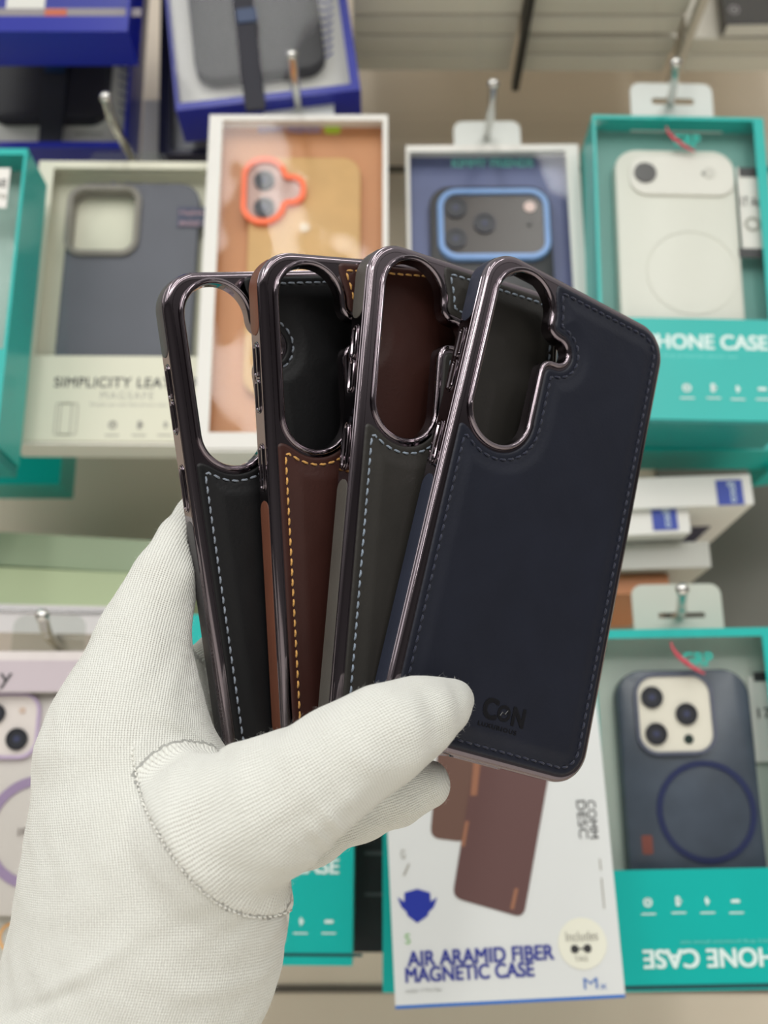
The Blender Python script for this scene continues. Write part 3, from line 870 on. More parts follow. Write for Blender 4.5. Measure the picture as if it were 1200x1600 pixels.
TEAL = mat('teal_card', srgb(0, 178, 170), rough=0.32, noise=0.03, nscale=20)
WHITE = mat('white_card', srgb(232, 230, 224), rough=0.45, noise=0.015, nscale=30)
CREAM = mat('cream_card', srgb(226, 224, 204), rough=0.5, noise=0.015, nscale=30)
BLUE = mat('royal_blue_card', srgb(9, 28, 152), rough=0.3)
NAVYC = mat('navy_card', srgb(14, 18, 60), rough=0.35)
TABW = mat('white_tab_plastic', srgb(226, 230, 226), rough=0.35)
PRINT_W = mat('white_print', srgb(225, 242, 238), rough=0.5)
PRINT_T = mat('pale_teal_print', srgb(110, 214, 206), rough=0.5)
PRINT_K = mat('black_print', srgb(52, 52, 54), rough=0.5)
PRINT_G = mat('grey_print', srgb(164, 162, 152), rough=0.5)
PRINT_B = mat('blue_print', srgb(36, 54, 150), rough=0.5)
RED = mat('red_print', srgb(206, 74, 92), rough=0.5)
CLEAR = film('clear_window_film', (0.97, 0.98, 0.97, 1), 1.0, 0.12)
MATTE = film('dull_window_film', (0.97, 0.98, 0.97, 1), 0.25, 0.1)
CLEAR2 = film('rippled_window_film', (0.97, 0.98, 0.97, 1), 0.6, 0.35)
LENS = mat('camera_lens_glass', (0.02, 0.021, 0.03, 1), rough=0.4, coat=0.0)
LENSRING = mat('lens_ring', srgb(52, 52, 58), rough=0.3, metal=0.6)

def lens(parent, b, px, py, r_px, z, m=None):
    x, y = b.l(px, py, z); r = abs(b.l(px + r_px, py, z)[0] - x)
    l_ = MB().annulus(x, y, r, r * .8, z, z + .0016, 28).build('lens_ring', LENSRING, parent)
    q = MB().disc(x, y, r * .82, z, z + .001, 28).build('lens', m or LENS, parent)
    MB().disc(x, y, r * .3, z + .001, z + .0012, 18).build('lens_iris', mat('iris_glass', srgb(56, 60, 92), rough=.45), q)

def dots_icons(b, parent, spots, m, z=0.0004, r=7):
    for k, (px, py) in enumerate(spots):
        x, y = b.l(px, py, z); rr_ = abs(b.l(px + r, py, z)[0] - x); q = MB()
        if k % 4 == 0: q.annulus(x, y, rr_, rr_ * .55, z, z + .0002, 20).box(x - rr_ * .2, x + rr_ * .2, y - rr_ * .2, y + rr_ * .9, z, z + .0002)
        elif k % 4 == 1: q.slab(rrect(x - rr_ * .5, x + rr_ * .5, y - rr_, y + rr_, rr_ * .3), z, z + .0002); q.box(x, x + rr_ * .9, y - rr_ * .2, y + rr_ * .2, z, z + .0002)
        elif k % 4 == 2: q.slab([(x, y - rr_), (x + rr_ * .7, y), (x, y + rr_), (x - rr_ * .4, y + rr_ * .2)], z, z + .0002)
        else: q.slab(rrect(x - rr_, x + rr_, y - rr_ * .35, y + rr_ * .35, rr_ * .3), z, z + .0002)
        q.box(x - rr_ * 1.6, x + rr_ * 1.6, y - rr_ * 2.6, y - rr_ * 2.3, z, z + .0001)
        q.build('icon', m, parent)

# ------------------------------------------------------------------ upper row, left to right
# blue box of a strapped case, far upper left
b = Box((-58, -190), (227, -190), (-58, 231), 0.62, 0.034)
w_ = b.rect(-48, -180, 216, 222)
r = carton(b, 'royal blue window box at far upper left showing a black strapped case', BLUE, w_, film_mat=MATTE, card=WHITE, card_z=-0.016)
z = -0.0158
for k in range(9):
    x, y = b.l(198, 66 + k * 14, z)
    MB().slab([(x - .005, y + .0012), (x, y - .002), (x + .005, y + .0012), (x + .005, y + .003), (x, y - .0004), (x - .005, y + .003)], z, z + .0003).build('chevron_print', mat('slate_print', srgb(120, 122, 150), rough=.5), r)
b.text('lettering', 'magnetic ring case', 116, 206, 160, 213, PRINT_G, r, z=z)
c = thing('phone_case', b, 'black phone case with a hanging strap inside the far upper left blue box', 'phone case', 'cases inside display boxes')
X = b.rect(4, -170, 182, 192, -0.012)
rr(MB(), *X[:4], 0.012, -0.0155, -0.006, 0.0015).build('case_body', mat('charcoal_case', srgb(40, 38, 46), rough=.5, noise=.06, nscale=90), c, smooth=35)
X = b.rect(68, 40, 104, 222, -0.004)
rr(MB(), X[0], X[1], X[2], X[3], .002, -0.006, -0.004, .0005).build('strap', mat('dark_strap', srgb(38, 38, 48), rough=.7), c)
X = b.rect(70, 85, 102, 112, -0.003)
rr(MB(), *X[:4], .001, -0.004, -0.003, .0003).build('strap_keeper', mat('steel_blue_rubber', srgb(24, 52, 92), rough=.4), c)
x, y = b.l(95, 20, -0.005)
MB().annulus(x, y, .026, .0225, -.006, -.0045).build('magnet_ring', mat('dark_ring', srgb(30, 50, 70), rough=.3), c)

# blue box hung in front of it, only its foot in view
b = Box((-60, -380), (232, -380), (-60, 50), 0.55, 0.03)
r = carton(b, 'royal blue box foot at the top left corner, hanging in front of another blue box', BLUE, b.rect(-50, -370, 222, 26), film_mat=CLEAR, card=BLUE, card_z=-0.006)
X = b.rect(12, -40, 72, 14, -.0055)
MB().box(*X[:4], -.006, -.0054).build('price_sticker', WHITE, r)
X = b.rect(-40, 13, 220, 25, -.0052); MB().box(*X[:4], -.006, -.0052).build('inner_flap', mat('greige_flap', srgb(150, 142, 146), rough=.5), r)
X = b.rect(70, 14, 104, 25, -.0048); MB().box(*X[:4], -.0052, -.0048).build('orange_label', mat('orange_label', srgb(206, 96, 52), rough=.5), r)

# white carton edge between the blue boxes
b = Box((226, 157), (259, 157), (226, 262), 0.665, 0.02)
carton(b, 'narrow plain white carton edge between the two blue boxes', WHITE)

# upper middle blue box, tilted
b = Box((236, -240), (503, -268), (256, 176), 0.585, 0.032)
r = carton(b, 'tilted royal blue window box at upper left centre with a grey strapped case', BLUE, b.rect(250, -225, 522, 150), film_mat=MATTE, card=WHITE, card_z=-0.016)
z = -0.0158
for k in range(8):
    x, y = b.l(508, 4 + k * 12, z)
    MB().slab([(x - .005, y + .0012), (x, y - .002), (x + .005, y + .0012), (x + .005, y + .003), (x, y - .0004), (x - .005, y + .003)], z, z + .0003).build('chevron_print', mat('indigo_print', srgb(84, 90, 168), rough=.5), r)
c = thing('phone_case', b, 'dark grey phone case whose strap hangs below the tilted blue box', 'phone case', 'cases inside display boxes')
X = b.rect(291, -200, 490, 126, -0.012)
rr(MB(), *X[:4], 0.013, -0.0155, -0.006, 0.0015).build('case_body', mat('slate_case', srgb(58, 57, 62), rough=.5, noise=.06, nscale=90), c, smooth=35)
X = b.rect(372, -20, 404, 172, 0.0035)
rr(MB(), *X[:4], .002, 0.0015, 0.0035, .0005).build('strap', mat('dark_strap', srgb(38, 38, 48), rough=.7), c)
X = b.rect(369, 12, 401, 34, 0.0045)
rr(MB(), *X[:4], .001, 0.0035, 0.0045, .0003).build('strap_keeper', mat('steel_blue_rubber', srgb(24, 52, 92), rough=.4), c)

# dark box behind, with a red-brown case
b = Box((252, -60), (532, -70), (259, 242), 0.645, 0.03)
r = carton(b, 'dark navy box behind the tilted blue box, showing a rust brown case', NAVYC, b.rect(268, -50, 526, 230), film_mat=CLEAR2, card=mat('pale_grey_card', srgb(186, 188, 196), rough=.5), card_z=-0.016)
c = thing('phone_case', b, 'rust brown phone case just visible below the tilted blue box', 'phone case', 'cases inside display boxes')
X = b.rect(292, -40, 412, 214, -.012)
rr(MB(), *X[:4], .013, -.0155, -.006, .0015).build('case_body', mat('rust_case', srgb(140, 70, 36), rough=.5), c, smooth=35)

# teal box at the left edge
b = Box((-215, 232), (44, 233), (-240, 694), 0.535, 0.036)
r = carton(b, 'teal window box cut by the left edge of the upper row', TEAL, b.rect(-230, 242, 37, 545), film_mat=CLEAR2, card=mat('misty_teal_card', srgb(170, 196, 188), rough=.45), card_z=-0.02)
X = b.rect(-40, 264, 14, 326, -.0003); MB().box(*X[:4], 0.0003, .0006).build('price_sticker', WHITE, r)
b.text('lettering', 'CASE', -34, 280, 10, 292, PRINT_K, r, z=.0008); b.text('lettering', '17 Pro', -34, 300, 10, 310, PRINT_G, r, z=.0008)
X = b.rect(-230, 700, 44, 716, -.001)
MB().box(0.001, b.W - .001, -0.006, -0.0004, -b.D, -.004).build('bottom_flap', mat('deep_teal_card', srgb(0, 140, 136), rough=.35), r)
b = Box((-160, 420), (122, 420), (-160, 757), 0.645, 0.03)
carton(b, 'teal box behind the left edge teal box, its foot under the cream leather case box', TEAL)

# SIMPLICITY LEATHER box
b = Box((62, 252), (335, 254), (50, 689), 0.585, 0.022)
r = carton(b, 'cream window box lettered SIMPLICITY LEATHER with a slate case', CREAM, b.rect(70, 264, 328, 557), film_mat=CLEAR, card=CREAM, card_z=-0.012)
b.text('lettering', 'SIMPLICITY LEATHER', 85, 590, 313, 606, PRINT_K, r, weight=.0002, spacing=1.1)
b.text('lettering', 'MAGSAFE', 157, 612, 240, 624, PRINT_G, r, spacing=1.25)
b.text('lettering', 'Simple yet soft feel phone case', 140, 629, 262, 637, PRINT_G, r)
for (x0, y0, x1, y1) in ((86, 630, 112, 680), (93, 630, 121, 680)):
    X = b.rect(x0, y0, x1, y1, .0003); o_ = rrect(*X[:4], .0015); MB().ring(o_, inset(o_, .0005), .0005, .0008).build('phone_outline', PRINT_G, r)
dots_icons(b, r, ((176, 664), (218, 664), (258, 664)), PRINT_G, z=.0006, r=7)
b.text('logo', 'Blue Friends', 174, 285, 232, 292, mat('cobalt_print', srgb(62, 86, 200), rough=.5), r, z=-.0116)
MB().box(.0005, b.W - .0005, -.0018, .0, -b.D, -.0005).build('bottom_flap', mat('off_white_flap', srgb(236, 232, 222), rough=.3), r)  # bottom flap in an off-white paler than the carton
X = b.rect(96, 252 - 22, 258, 252, -b.D); hang_tab(b, r, 140, 238, 262, 252, film('clear_tab', (.9, .92, .9, 1)), None)
c = thing('phone_case', b, 'slate grey leather case with a square camera opening in the cream box', 'phone case', 'cases inside display boxes')
X = b.rect(97, 291, 305, 640, -.008); h_ = b.rect(108, 296, 217, 400, -.006)
plate('case_body', [rrect(*X[:4], .0125), rrect(h_[0], h_[1], h_[2], h_[3], .0095)], -.0118, -.0045, mat('slate_leather', srgb(84, 86, 98), rough=.45, noise=.05, nscale=40, bump=.1), c, bev=.0008)
o_ = rrect(h_[0] - .0012, h_[1] + .0012, h_[2] - .0012, h_[3] + .0012, .0105)
MB().ring(o_, inset(o_, .0034), -.0115, -.0025).build('camera_rim', mat('taupe_rim', srgb(126, 120, 110), rough=.35), c)
X = b.rect(278, 326, 328, 357, -.0055); MB().box(*X[:4], -.0044, -.0036).build('size_label', mat('indigo_label', srgb(58, 62, 92), rough=.5), c)
b.text('lettering', 'MagSafe', 281, 330, 318, 336, mat('rose_print', srgb(210, 170, 180), rough=.5), c, z=-.0034); b.text('lettering', 'IPHONE 17', 281, 346, 322, 353, mat('rose_print', srgb(210, 170, 180), rough=.5), c, z=-.0034)

# tan box
b = Box((328, 180), (606, 180), (339, 701), 0.57, 0.026)
r = carton(b, 'white framed box with orange brown card and a tan case', WHITE, b.rect(338, 189, 598, 676), film_mat=CLEAR2, card=mat('orange_brown_card', srgb(206, 142, 92), rough=.45, noise=.05, nscale=12), card_z=-0.0105)
b.text('logo', 'KIMMY FRIENDS', 404, 198, 500, 208, mat('lilac_print', srgb(176, 160, 204), rough=.5), r, z=-.0101, weight=.0003)
X = b.rect(507, 197, 532, 209, -.0101); MB().slab(rrect(*X[:4], .002), -.0104, -.01).build('logo', mat('lime_print', srgb(190, 224, 40), rough=.5), r)
MB().box(.0005, b.W - .0005, -.0016, 0, -b.D, -.0005).build('bottom_flap', WHITE, r)
hang_tab(b, r, 412, 146, 522, 180, TABW, (445, 160, 478, 168))
c = thing('phone_case', b, 'tan leather phone case with an orange camera rim in the orange brown box', 'phone case', 'cases inside display boxes')
X = b.rect(385, 246, 563, 618, -.005)
rr(MB(), *X[:4], .0115, -.0104, -.0045, .0012).build('case_body', mat('tan_leather', srgb(216, 172, 112), rough=.5, noise=.07, nscale=60, bump=.15), c, smooth=35)
z = -.0045
def cam_outline(grow):
    g_ = abs(b.l(400 + grow, 300, z)[0] - b.l(400, 300, z)[0])
    X = b.rect(378, 250, 448, 353, z); Y_ = b.rect(430, 277, 478, 323, z)
    gx, gy = np.meshgrid(np.linspace(X[0] - .004, Y_[1] + .004, 160), np.linspace(X[2] - .004, X[3] + .004, 160))
    d = smin(sd_rbox(gx, gy, X[0], X[1], X[2], X[3], .0125), sd_rbox(gx, gy, Y_[0], Y_[1], Y_[2], Y_[3], .0083), .0022)
    global GX, GY
    sx, sy = GX, GY; GX, GY = gx, gy
    P = ccw(resample(contour(d, grow * 0.00038), .0006, 2)); GX, GY = sx, sy
    return [tuple(p) for p in P]
o_ = cam_outline(0); 
MB().loft([[(x, y, z + .0) for x, y in o_], [(x, y, z + .002) for x, y in o_], [(x, y, z + .0026) for x, y in inset(o_, .0007)], [(x, y, z + .0026) for x, y in inset(o_, .0026)], [(x, y, z + .0006) for x, y in inset(o_, .0032)]], False, True).build('camera_plate', mat('mauve_plate', srgb(196, 160, 150), rough=.35), c)
MB().ring([(x, y) for x, y in inset(o_, -.0002)], inset(o_, .003), z, z + .0032).build('camera_rim', mat('orange_rim', srgb(255, 112, 60), rough=.4), c)
lens(c, b, 413, 283, 16, z + .001); lens(c, b, 413, 325, 16, z + .001)
x, y = b.l(476, 356, z); MB().disc(x, y, .003, z, z + .0006, 20).build('stud', mat('ivory_stud', srgb(240, 220, 196), rough=.3), c)

# violet box
b = Box((634, 228), (903, 226), (641, 668), 0.595, 0.026)
r = carton(b, 'white framed box with violet blue card and a black case', WHITE, b.rect(643, 237, 895, 655), film_mat=CLEAR2, card=mat('violet_blue_card', srgb(96, 106, 152), rough=.45, noise=.12, nscale=14), card_z=-0.0105)
b.text('logo', 'KIMMY FRIENDS', 706, 248, 833, 261, mat('aqua_print', srgb(132, 226, 218), rough=.5), r, z=-.0101, weight=.0003)
hang_tab(b, r, 709, 190, 813, 228, TABW, None)
c = thing('phone_case', b, 'black phone case with a pale blue camera rim in the violet blue box', 'phone case', 'cases inside display boxes')
X = b.rect(674, 290, 868, 640, -.005)
rr(MB(), *X[:4], .0125, -.0104, -.005, .0012).build('case_body', mat('smoke_black_case', srgb(44, 42, 46), rough=.4), c, smooth=35)
z = -.005; X = b.rect(684, 294, 860, 405, z + .003); o_ = rrect(*X[:4], .012)
MB().loft([[(x, y, z) for x, y in o_], [(x, y, z + .0028) for x, y in o_], [(x, y, z + .0036) for x, y in inset(o_, .0008)], [(x, y, z + .0036) for x, y in inset(o_, .0034)], [(x, y, z + .0012) for x, y in inset(o_, .0038)]], False, False).build('camera_rim', mat('pale_blue_rim', srgb(128, 168, 226), rough=.3), c, smooth=40)
MB().slab(inset(o_, .0034), z + .0006, z + .0016).build('camera_plate', mat('umber_plate', srgb(76, 68, 66), rough=.25), c)
for px, py in ((712, 326), (712, 374), (757, 350)): lens(c, b, px, py, 17, z + .0016)
for px, py, q, n_ in ((827, 326, .0036, 'flash'), (827, 352, .0016, 'sensor')):
    x, y = b.l(px, py, z); MB().disc(x, y, q, z + .0016, z + .0024, 20).build(n_, mat('flash_rose' if n_ == 'flash' else 'sensor_dark', srgb(236, 206, 200) if n_ == 'flash' else srgb(52, 48, 48), rough=.3), c)

# teal box, upper right
b = Box((925, 180), (1192, 185), (951, 654), 0.56, 0.04)
r = carton(b, 'teal window box lettered PHONE CASE at upper right with a white case', TEAL, b.rect(931, 188, 1188, 498), film_mat=CLEAR2, card=mat('sea_green_card', srgb(112, 168, 160), rough=.45, noise=.05, nscale=20), card_z=-0.0135)
b.text('lettering', 'iPHONE CASE', 1002, 523, 1200, 546, PRINT_W, r, weight=.0003)
b.text('lettering', 'Military drop protection phone case', 1002, 553, 1152, 560, PRINT_T, r)
dots_icons(b, r, ((1073, 606), (1114, 606), (1152, 608), (1191, 608)), PRINT_W, z=.0008)
X = b.rect(985, 188, 1128, 205, -.0120); MB().box(*X[:4], -.0133, -.0120).build('inner_header', TABW, r)
def swoosh(b, r, px, py, k, z):
    x, y = b.l(px, py, z); q = abs(b.l(px + 10, py, z)[0] - x) / 10 * k
    pts = []
    for i in range(15):
        t = i / 14; pts.append((x + q * (-20 + 42 * t ** 1.4), y + q * (20 - 44 * t ** .75), z + .0003))
    MB().tube([Vector(p) for p in pts], [q * (1.2 + 2.0 * math.sin(math.pi * i / 14)) for i in range(15)], 8).build('logo', RED, r)
swoosh(b, r, 1062, 216, 1.0, .0008)
b.text('logo', 'GRP', 1052, 210, 1094, 229, mat('jade_print', srgb(20, 176, 160), rough=.5), r, z=.0008, weight=.0003)
X = b.rect(1156, 262, 1196, 402, -.0050)
MB().box(*X[:4], -.0056, -.0050).build('size_label', WHITE, r)
for y0, y1 in ((262, 276), (388, 402)):
    X = b.rect(1155, y0, 1197, y1, -.0046); MB().box(*X[:4], -.0050, -.0046).build('label_bar', PRINT_K, r)
b.text('lettering', '17 Air', 1158, 308, 1190, 322, PRINT_K, r, z=-.0047)
x, y = b.l(1176, 350, -.0047); MB().annulus(x, y, .0045, .003, -.0049, -.0045).build('label_icon', PRINT_G, r)
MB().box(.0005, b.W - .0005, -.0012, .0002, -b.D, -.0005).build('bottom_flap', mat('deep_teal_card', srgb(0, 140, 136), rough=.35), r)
hang_tab(b, r, 985, 131, 1113, 181, TABW, (1018, 154, 1084, 164))
c = thing('phone_case', b, 'milky white case with one dark lens in the upper right teal box', 'phone case', 'cases inside display boxes')
X = b.rect(966, 236, 1158, 600, -.006)
rr(MB(), *X[:4], .013, -.0130, -.0046, .0018).build('case_body', mat('milky_case', srgb(226, 226, 216), rough=.35), c, smooth=35)
X = b.rect(983, 244, 1147, 306, -.004); o_ = rrect(*X[:4], .010)
MB().slab(o_, -.0050, -.0030, .0008).build('camera_bar', mat('pearl_bar', srgb(232, 230, 222), rough=.3), c)
x, y = b.l(1008, 270, -.0028); MB().disc(x, y, .0064, -.003, -.0022, 28).build('lens', mat('dark_grey_lens', srgb(74, 72, 72), rough=.25), c)
x, y = b.l(1108, 270, -.0028); MB().disc(x, y, .0036, -.003, -.0026, 24).build('flash', mat('pearl_flash', srgb(214, 212, 204), rough=.3), c)
x, y = b.l(1099, 271, -.0028); MB().disc(x, y, .0012, -.003, -.0025, 16).build('sensor', mat('grey_sensor', srgb(150, 150, 146), rough=.3), c)
x, y = b.l(1082, 425, -.0046); MB().annulus(x, y, .0262, .025, -.0048, -.0043).build('magnet_ring', mat('faint_ring', srgb(221, 221, 211), rough=.4), c)
b = Box((952, 420), (1240, 420), (956, 704), 0.615, 0.035)
carton(b, 'teal box hanging directly behind the upper right teal box', TEAL)
b = Box((1150, 520), (1330, 500), (1160, 742), 0.64, 0.03)
carton(b, 'teal box foot at the right edge below the upper right teal box', TEAL)

# ------------------------------------------------------------------ lower row
# lilac box, lower left
b = Box((-140, 1018), (172, 1018), (-130, 1610), 0.545, 0.024)
r = carton(b, 'pale lilac grey window box at lower left, partly behind the glove', mat('lilac_white_card', srgb(224, 216, 214), rough=.4), b.rect(-130, 1082, 164, 1596), film_mat=CLEAR, card=mat('warm_grey_card', srgb(206, 202, 194), rough=.5, noise=.06, nscale=10), card_z=-0.014)
X = b.rect(-138, 1032, 170, 1080, .0008); MB().box(*X[:4], .0006, .0009).build('header_band', mat('mauve_band', srgb(198, 186, 192), rough=.4), r)
b.text('logo', 'Jay', -34, 1044, 19, 1076, PRINT_K, r, z=.0011)
hang_tab(b, r, 20, 962, 134, 1018, film('clear_tab', (.9, .92, .9, 1)), None)
z = -.0136
for px, py, q in ((19, 1464, 22), (-40, 1452, 22)):
    x, y = b.l(px, py, z); k = abs(b.l(px + q, py, z)[0] - x); MB().annulus(x, y, k, k * .78, z, z + .0004).build('ring_print', mat('apricot_print', srgb(240, 184, 120), rough=.5), r)
c = thing('phone_case', b, 'clear phone case with lilac rims in the lower left box', 'phone case', 'cases inside display boxes')
X = b.rect(-110, 1074, 86, 1432, -.006)
rr(MB(), *X[:4], .012, -.0132, -.006, .0012).build('case_body', mat('frosted_case', srgb(210, 203, 198), rough=.35), c, smooth=35)
X = b.rect(-60, 1082, 62, 1186, -.0045); o_ = rrect(*X[:4], .009)
MB().ring(o_, inset(o_, .0016), -.006, -.0036).build('camera_rim', mat('lilac_rim', srgb(196, 176, 206), rough=.3), c)
MB().slab(inset(o_, .0014), -.006, -.0046).build('camera_plate', mat('rosy_white_plate', srgb(232, 222, 218), rough=.3), c)
lens(c, b, -6, 1115, 15, -.0046); lens(c, b, 27, 1155, 17, -.0046)
x, y = b.l(35, 1110, -.0044); MB().disc(x, y, .0016, -.0046, -.0042, 16).build('flash', mat('beige_flash', srgb(214, 190, 176), rough=.4), c)
x, y = b.l(60, 1300, -.0058); k = abs(b.l(146, 1300, -.0058)[0] - x)
MB().annulus(x, y, k, k * .83, -.006, -.0052).build('magnet_ring', mat('purple_ring', srgb(158, 138, 172), rough=.35), c)
b.text('lettering', 'IP 17', 28, 1294, 76, 1306, mat('taupe_print', srgb(140, 130, 126), rough=.5), c, z=-.0055)

# teal box behind the glove
b = Box((284, 960), (558, 962), (306, 1507), 0.575, 0.03)
r = carton(b, 'teal PHONE CASE box mostly hidden behind the thumb', TEAL)
b.text('lettering', 'iPHONE CASE', 330, 1341, 530, 1365, PRINT_W, r, z=.0008, weight=.0003)
dots_icons(b, r, ((400, 1440), (436, 1440), (470, 1440), (514, 1440)), PRINT_W, z=.0008)
X = b.rect(312, 1489, 566, 1494, .0006); MB().box(*X[:4], .0005, .0008).build('tuck_slit_shade', mat('slit_shadow_teal', srgb(0, 74, 76), rough=.6), r)  # dark strip: shade of the tuck slit put into the colour
# dark boxes in the gap
b = Box((520, 1110), (606, 1110), (528, 1488), 0.625, 0.03)
r = carton(b, 'black carton in the gap between the teal and white boxes', mat('black_card', srgb(34, 34, 38), rough=.4))
for y0, y1 in ((1285, 1300), (1330, 1336), (1395, 1400)):
    X = b.rect(570, y0, 603, y1, .0006); MB().box(*X[:4], .0005, .0008).build('band_print', mat('ash_print', srgb(92, 92, 96), rough=.5), r)
b = Box((598, 1090), (860, 1090), (608, 1551), 0.585, 0.02)
carton(b, 'teal box whose left edge peeks out behind the white magnetic case box', TEAL)

# AIR ARAMID FIBER box
b = Box((592, 1000), (921, 985), (621, 1571), 0.545, 0.016)
r = carton(b, 'white box lettered AIR ARAMID FIBER MAGNETIC CASE', mat('cool_white_card', srgb(226, 229, 228), rough=.35))
NAVYP = mat('ink_blue_print', srgb(48, 58, 150), rough=.5)
b.text('lettering', 'AIR ARAMID FIBER', 636, 1481, 866, 1505, NAVYP, r, z=.0007, weight=.0003)
b.text('lettering', 'MAGNETIC CASE', 633, 1507, 835, 1531, NAVYP, r, z=.0007, weight=.0003)
MB().box(0, b.W, -.0014, .0, -b.D, .0004).build('bottom_edge', mat('bright_blue_edge', srgb(24, 110, 200), rough=.4), r)
def poly_px(mb, pts, z0, z1): return mb.slab([b.l(px, py, z0) for px, py in reversed(pts)], z0, z1)
def round_px(pts, k=8, rad=.28):              # rounds the corners of a pixel polygon
    out = []; n = len(pts)
    for i in range(n):
        p, a, c_ = np.array(pts[i], float), np.array(pts[i - 1], float), np.array(pts[(i + 1) % n], float)
        ra = min(16, np.linalg.norm(a - p) * rad); rc = min(16, np.linalg.norm(c_ - p) * rad)
        s_, e_ = p + (a - p) / np.linalg.norm(a - p) * ra, p + (c_ - p) / np.linalg.norm(c_ - p) * rc
        for t in np.linspace(0, 1, k): out.append(tuple((1 - t) ** 2 * s_ + 2 * t * (1 - t) * p + t * t * e_))
    return out
BRN1 = mat('cocoa_print', srgb(112, 84, 74), rough=.4); BRN2 = mat('mahogany_print', srgb(104, 76, 74), rough=.35); BRN3 = mat('copper_print', srgb(160, 112, 88), rough=.35)
poly_px(MB(), round_px([(688, 1120), (672, 1309), (728, 1316), (752, 1120)]), .0006, .0008).build('printed_picture', BRN1, r)
poly_px(MB(), round_px([(752, 1120), (707, 1402), (818, 1434), (868, 1150)]), .0008, .0010).build('printed_picture', BRN2, r)
poly_px(MB(), [(741, 1180), (735, 1243), (745, 1243), (752, 1180)], .0009, .0011).build('printed_picture', BRN3, r)
poly_px(MB(), [(727, 1283), (720, 1322), (726, 1323), (733, 1283)], .0009, .0011).build('printed_picture', BRN3, r)
poly_px(MB(), [(804, 1388), (797, 1420), (803, 1421), (810, 1388)], .0010, .0012).build('printed_picture', BRN3, r)
em_ = MB(); poly_px(em_, [(632, 1395), (652, 1389), (672, 1395), (673, 1416), (668, 1431), (652, 1442), (637, 1431), (632, 1416)], .0006, .0009)
poly_px(em_, [(621, 1402), (633, 1410), (634, 1424), (627, 1417)], .0006, .0008); poly_px(em_, [(683, 1402), (678, 1417), (671, 1424), (671, 1410)], .0006, .0008)
em_.build('emblem', mat('emblem_blue', srgb(30, 50, 160), rough=.45), r)
b.text('lettering', 'S', 633, 1459, 641, 1475, mat('leaf_green_print', srgb(130, 190, 110), rough=.5), r, z=.0007)
b.text('lettering', 'G', 626, 1328, 633, 1342, PRINT_G, r, z=.0007); b.text('lettering', '/', 629, 1350, 641, 1368, PRINT_G, r, z=.0007)
for body, px in (('COMM', 928), ('DESC', 912)):
    x, y = b.l(px - 12, 1251, .0007); k = abs(b.l(px, 1310, .0007)[1] - y)
    text('lettering', body, x, y, .0007, k, PRINT_K, r, height=.0042, rot=-math.pi / 2)
for y0, y1, px in ((1342, 1360, 937), (1372, 1420, 941)):
    X = b.rect(px, y0, px + 2, y1, .0007); MB().box(*X[:4], .0006, .0008).build('caption_print', PRINT_G, r)
x, y = b.l(910, 1474, .0008); k = abs(b.l(948, 1474, .0008)[0] - x)
st = MB().disc(x, y, k, .0006, .0010, 40).build('round_sticker', mat('ivory_sticker', srgb(238, 238, 222), rough=.4), r)
b.text('lettering', 'Includes', 884, 1455, 934, 1470, PRINT_G, st, z=.0011)
b.text('lettering', 'TAG', 898, 1494, 918, 1502, PRINT_G, st, z=.0011)
X = b.rect(892, 1476, 924, 1489, .0011); q = MB().slab(rrect(X[0], X[0] + .0035, X[2], X[3], .0015), .001, .0013); q.slab(rrect(X[1] - .0035, X[1], X[2], X[3], .0015), .001, .0013); q.box(X[0] + .003, X[1] - .003, (X[2] + X[3]) / 2 - .0003, (X[2] + X[3]) / 2 + .0003, .001, .0012)
q.build('magnet_glyph', PRINT_K, st)
b.text('logo', 'M', 912, 1528, 934, 1545, mat('sky_blue_print', srgb(90, 126, 190), rough=.5), r, z=.0007); b.text('logo', 'x', 938, 1538, 948, 1545, mat('sky_blue_print', srgb(90, 126, 190), rough=.5), r, z=.0007)
b.text('lettering', 'model: 17 Pro Max', 634, 1544, 690, 1550, mat('pale_grey_print', srgb(196, 198, 196), rough=.5), r, z=.0007)

# teal box, lower right (packed upside down: its lettering stands on its head)
b = Box((921, 985), (1216, 980), (975, 1550), 0.562, 0.034)
r = carton(b, 'teal box at lower right with upside-down PHONE CASE lettering', TEAL, b.rect(932, 996, 1210, 1358), film_mat=CLEAR, card=mat('mist_card', srgb(206, 212, 202), rough=.45, noise=.04, nscale=14), card_z=-0.02)
X = b.rect(1003, 1483, 1215, 1513, .0008)
text('lettering', 'iPHONE CASE', b.l(1236, 1483)[0], b.l(1100, 1482)[1], .0008, b.l(1236, 1483)[0] - b.l(1003, 1483)[0], PRINT_W, r, height=X[3] - X[2], rot=math.pi, weight=.0003)
X = b.rect(1063, 1467, 1215, 1475, .0008)
text('lettering', 'Military drop protection phone case', X[1], X[3], .0008, X[1] - X[0], PRINT_T, r, height=X[3] - X[2], rot=math.pi)
dots_icons(b, r, ((1012, 1410), (1059, 1408), (1104, 1408), (1149, 1408)), PRINT_W, z=.0008)
X = b.rect(972, 1538, 1220, 1545, .0006); MB().box(*X[:4], .0005, .0008).build('tuck_slit_shade', mat('slit_shadow_teal', srgb(0, 74, 76), rough=.6), r)  # shade of the slit along the foot, painted as a dark strip
swoosh(b, r, 1073, 1026, 1.15, .0008)
b.text('logo', 'GRP', 1066, 1019, 1114, 1041, mat('jade_print', srgb(20, 176, 160), rough=.5), r, z=.0008, weight=.0003)
X = b.rect(1178, 1056, 1215, 1190, -.014); MB().box(*X[:4], -.018, -.0172).build('size_label', WHITE, r)
X = b.rect(1178, 1050, 1215, 1064, -.0165); MB().box(*X[:4], -.0172, -.0166).build('label_bar', PRINT_K, r)
b.text('lettering', '17', 1184, 1106, 1205, 1122, PRINT_K, r, z=-.0168)
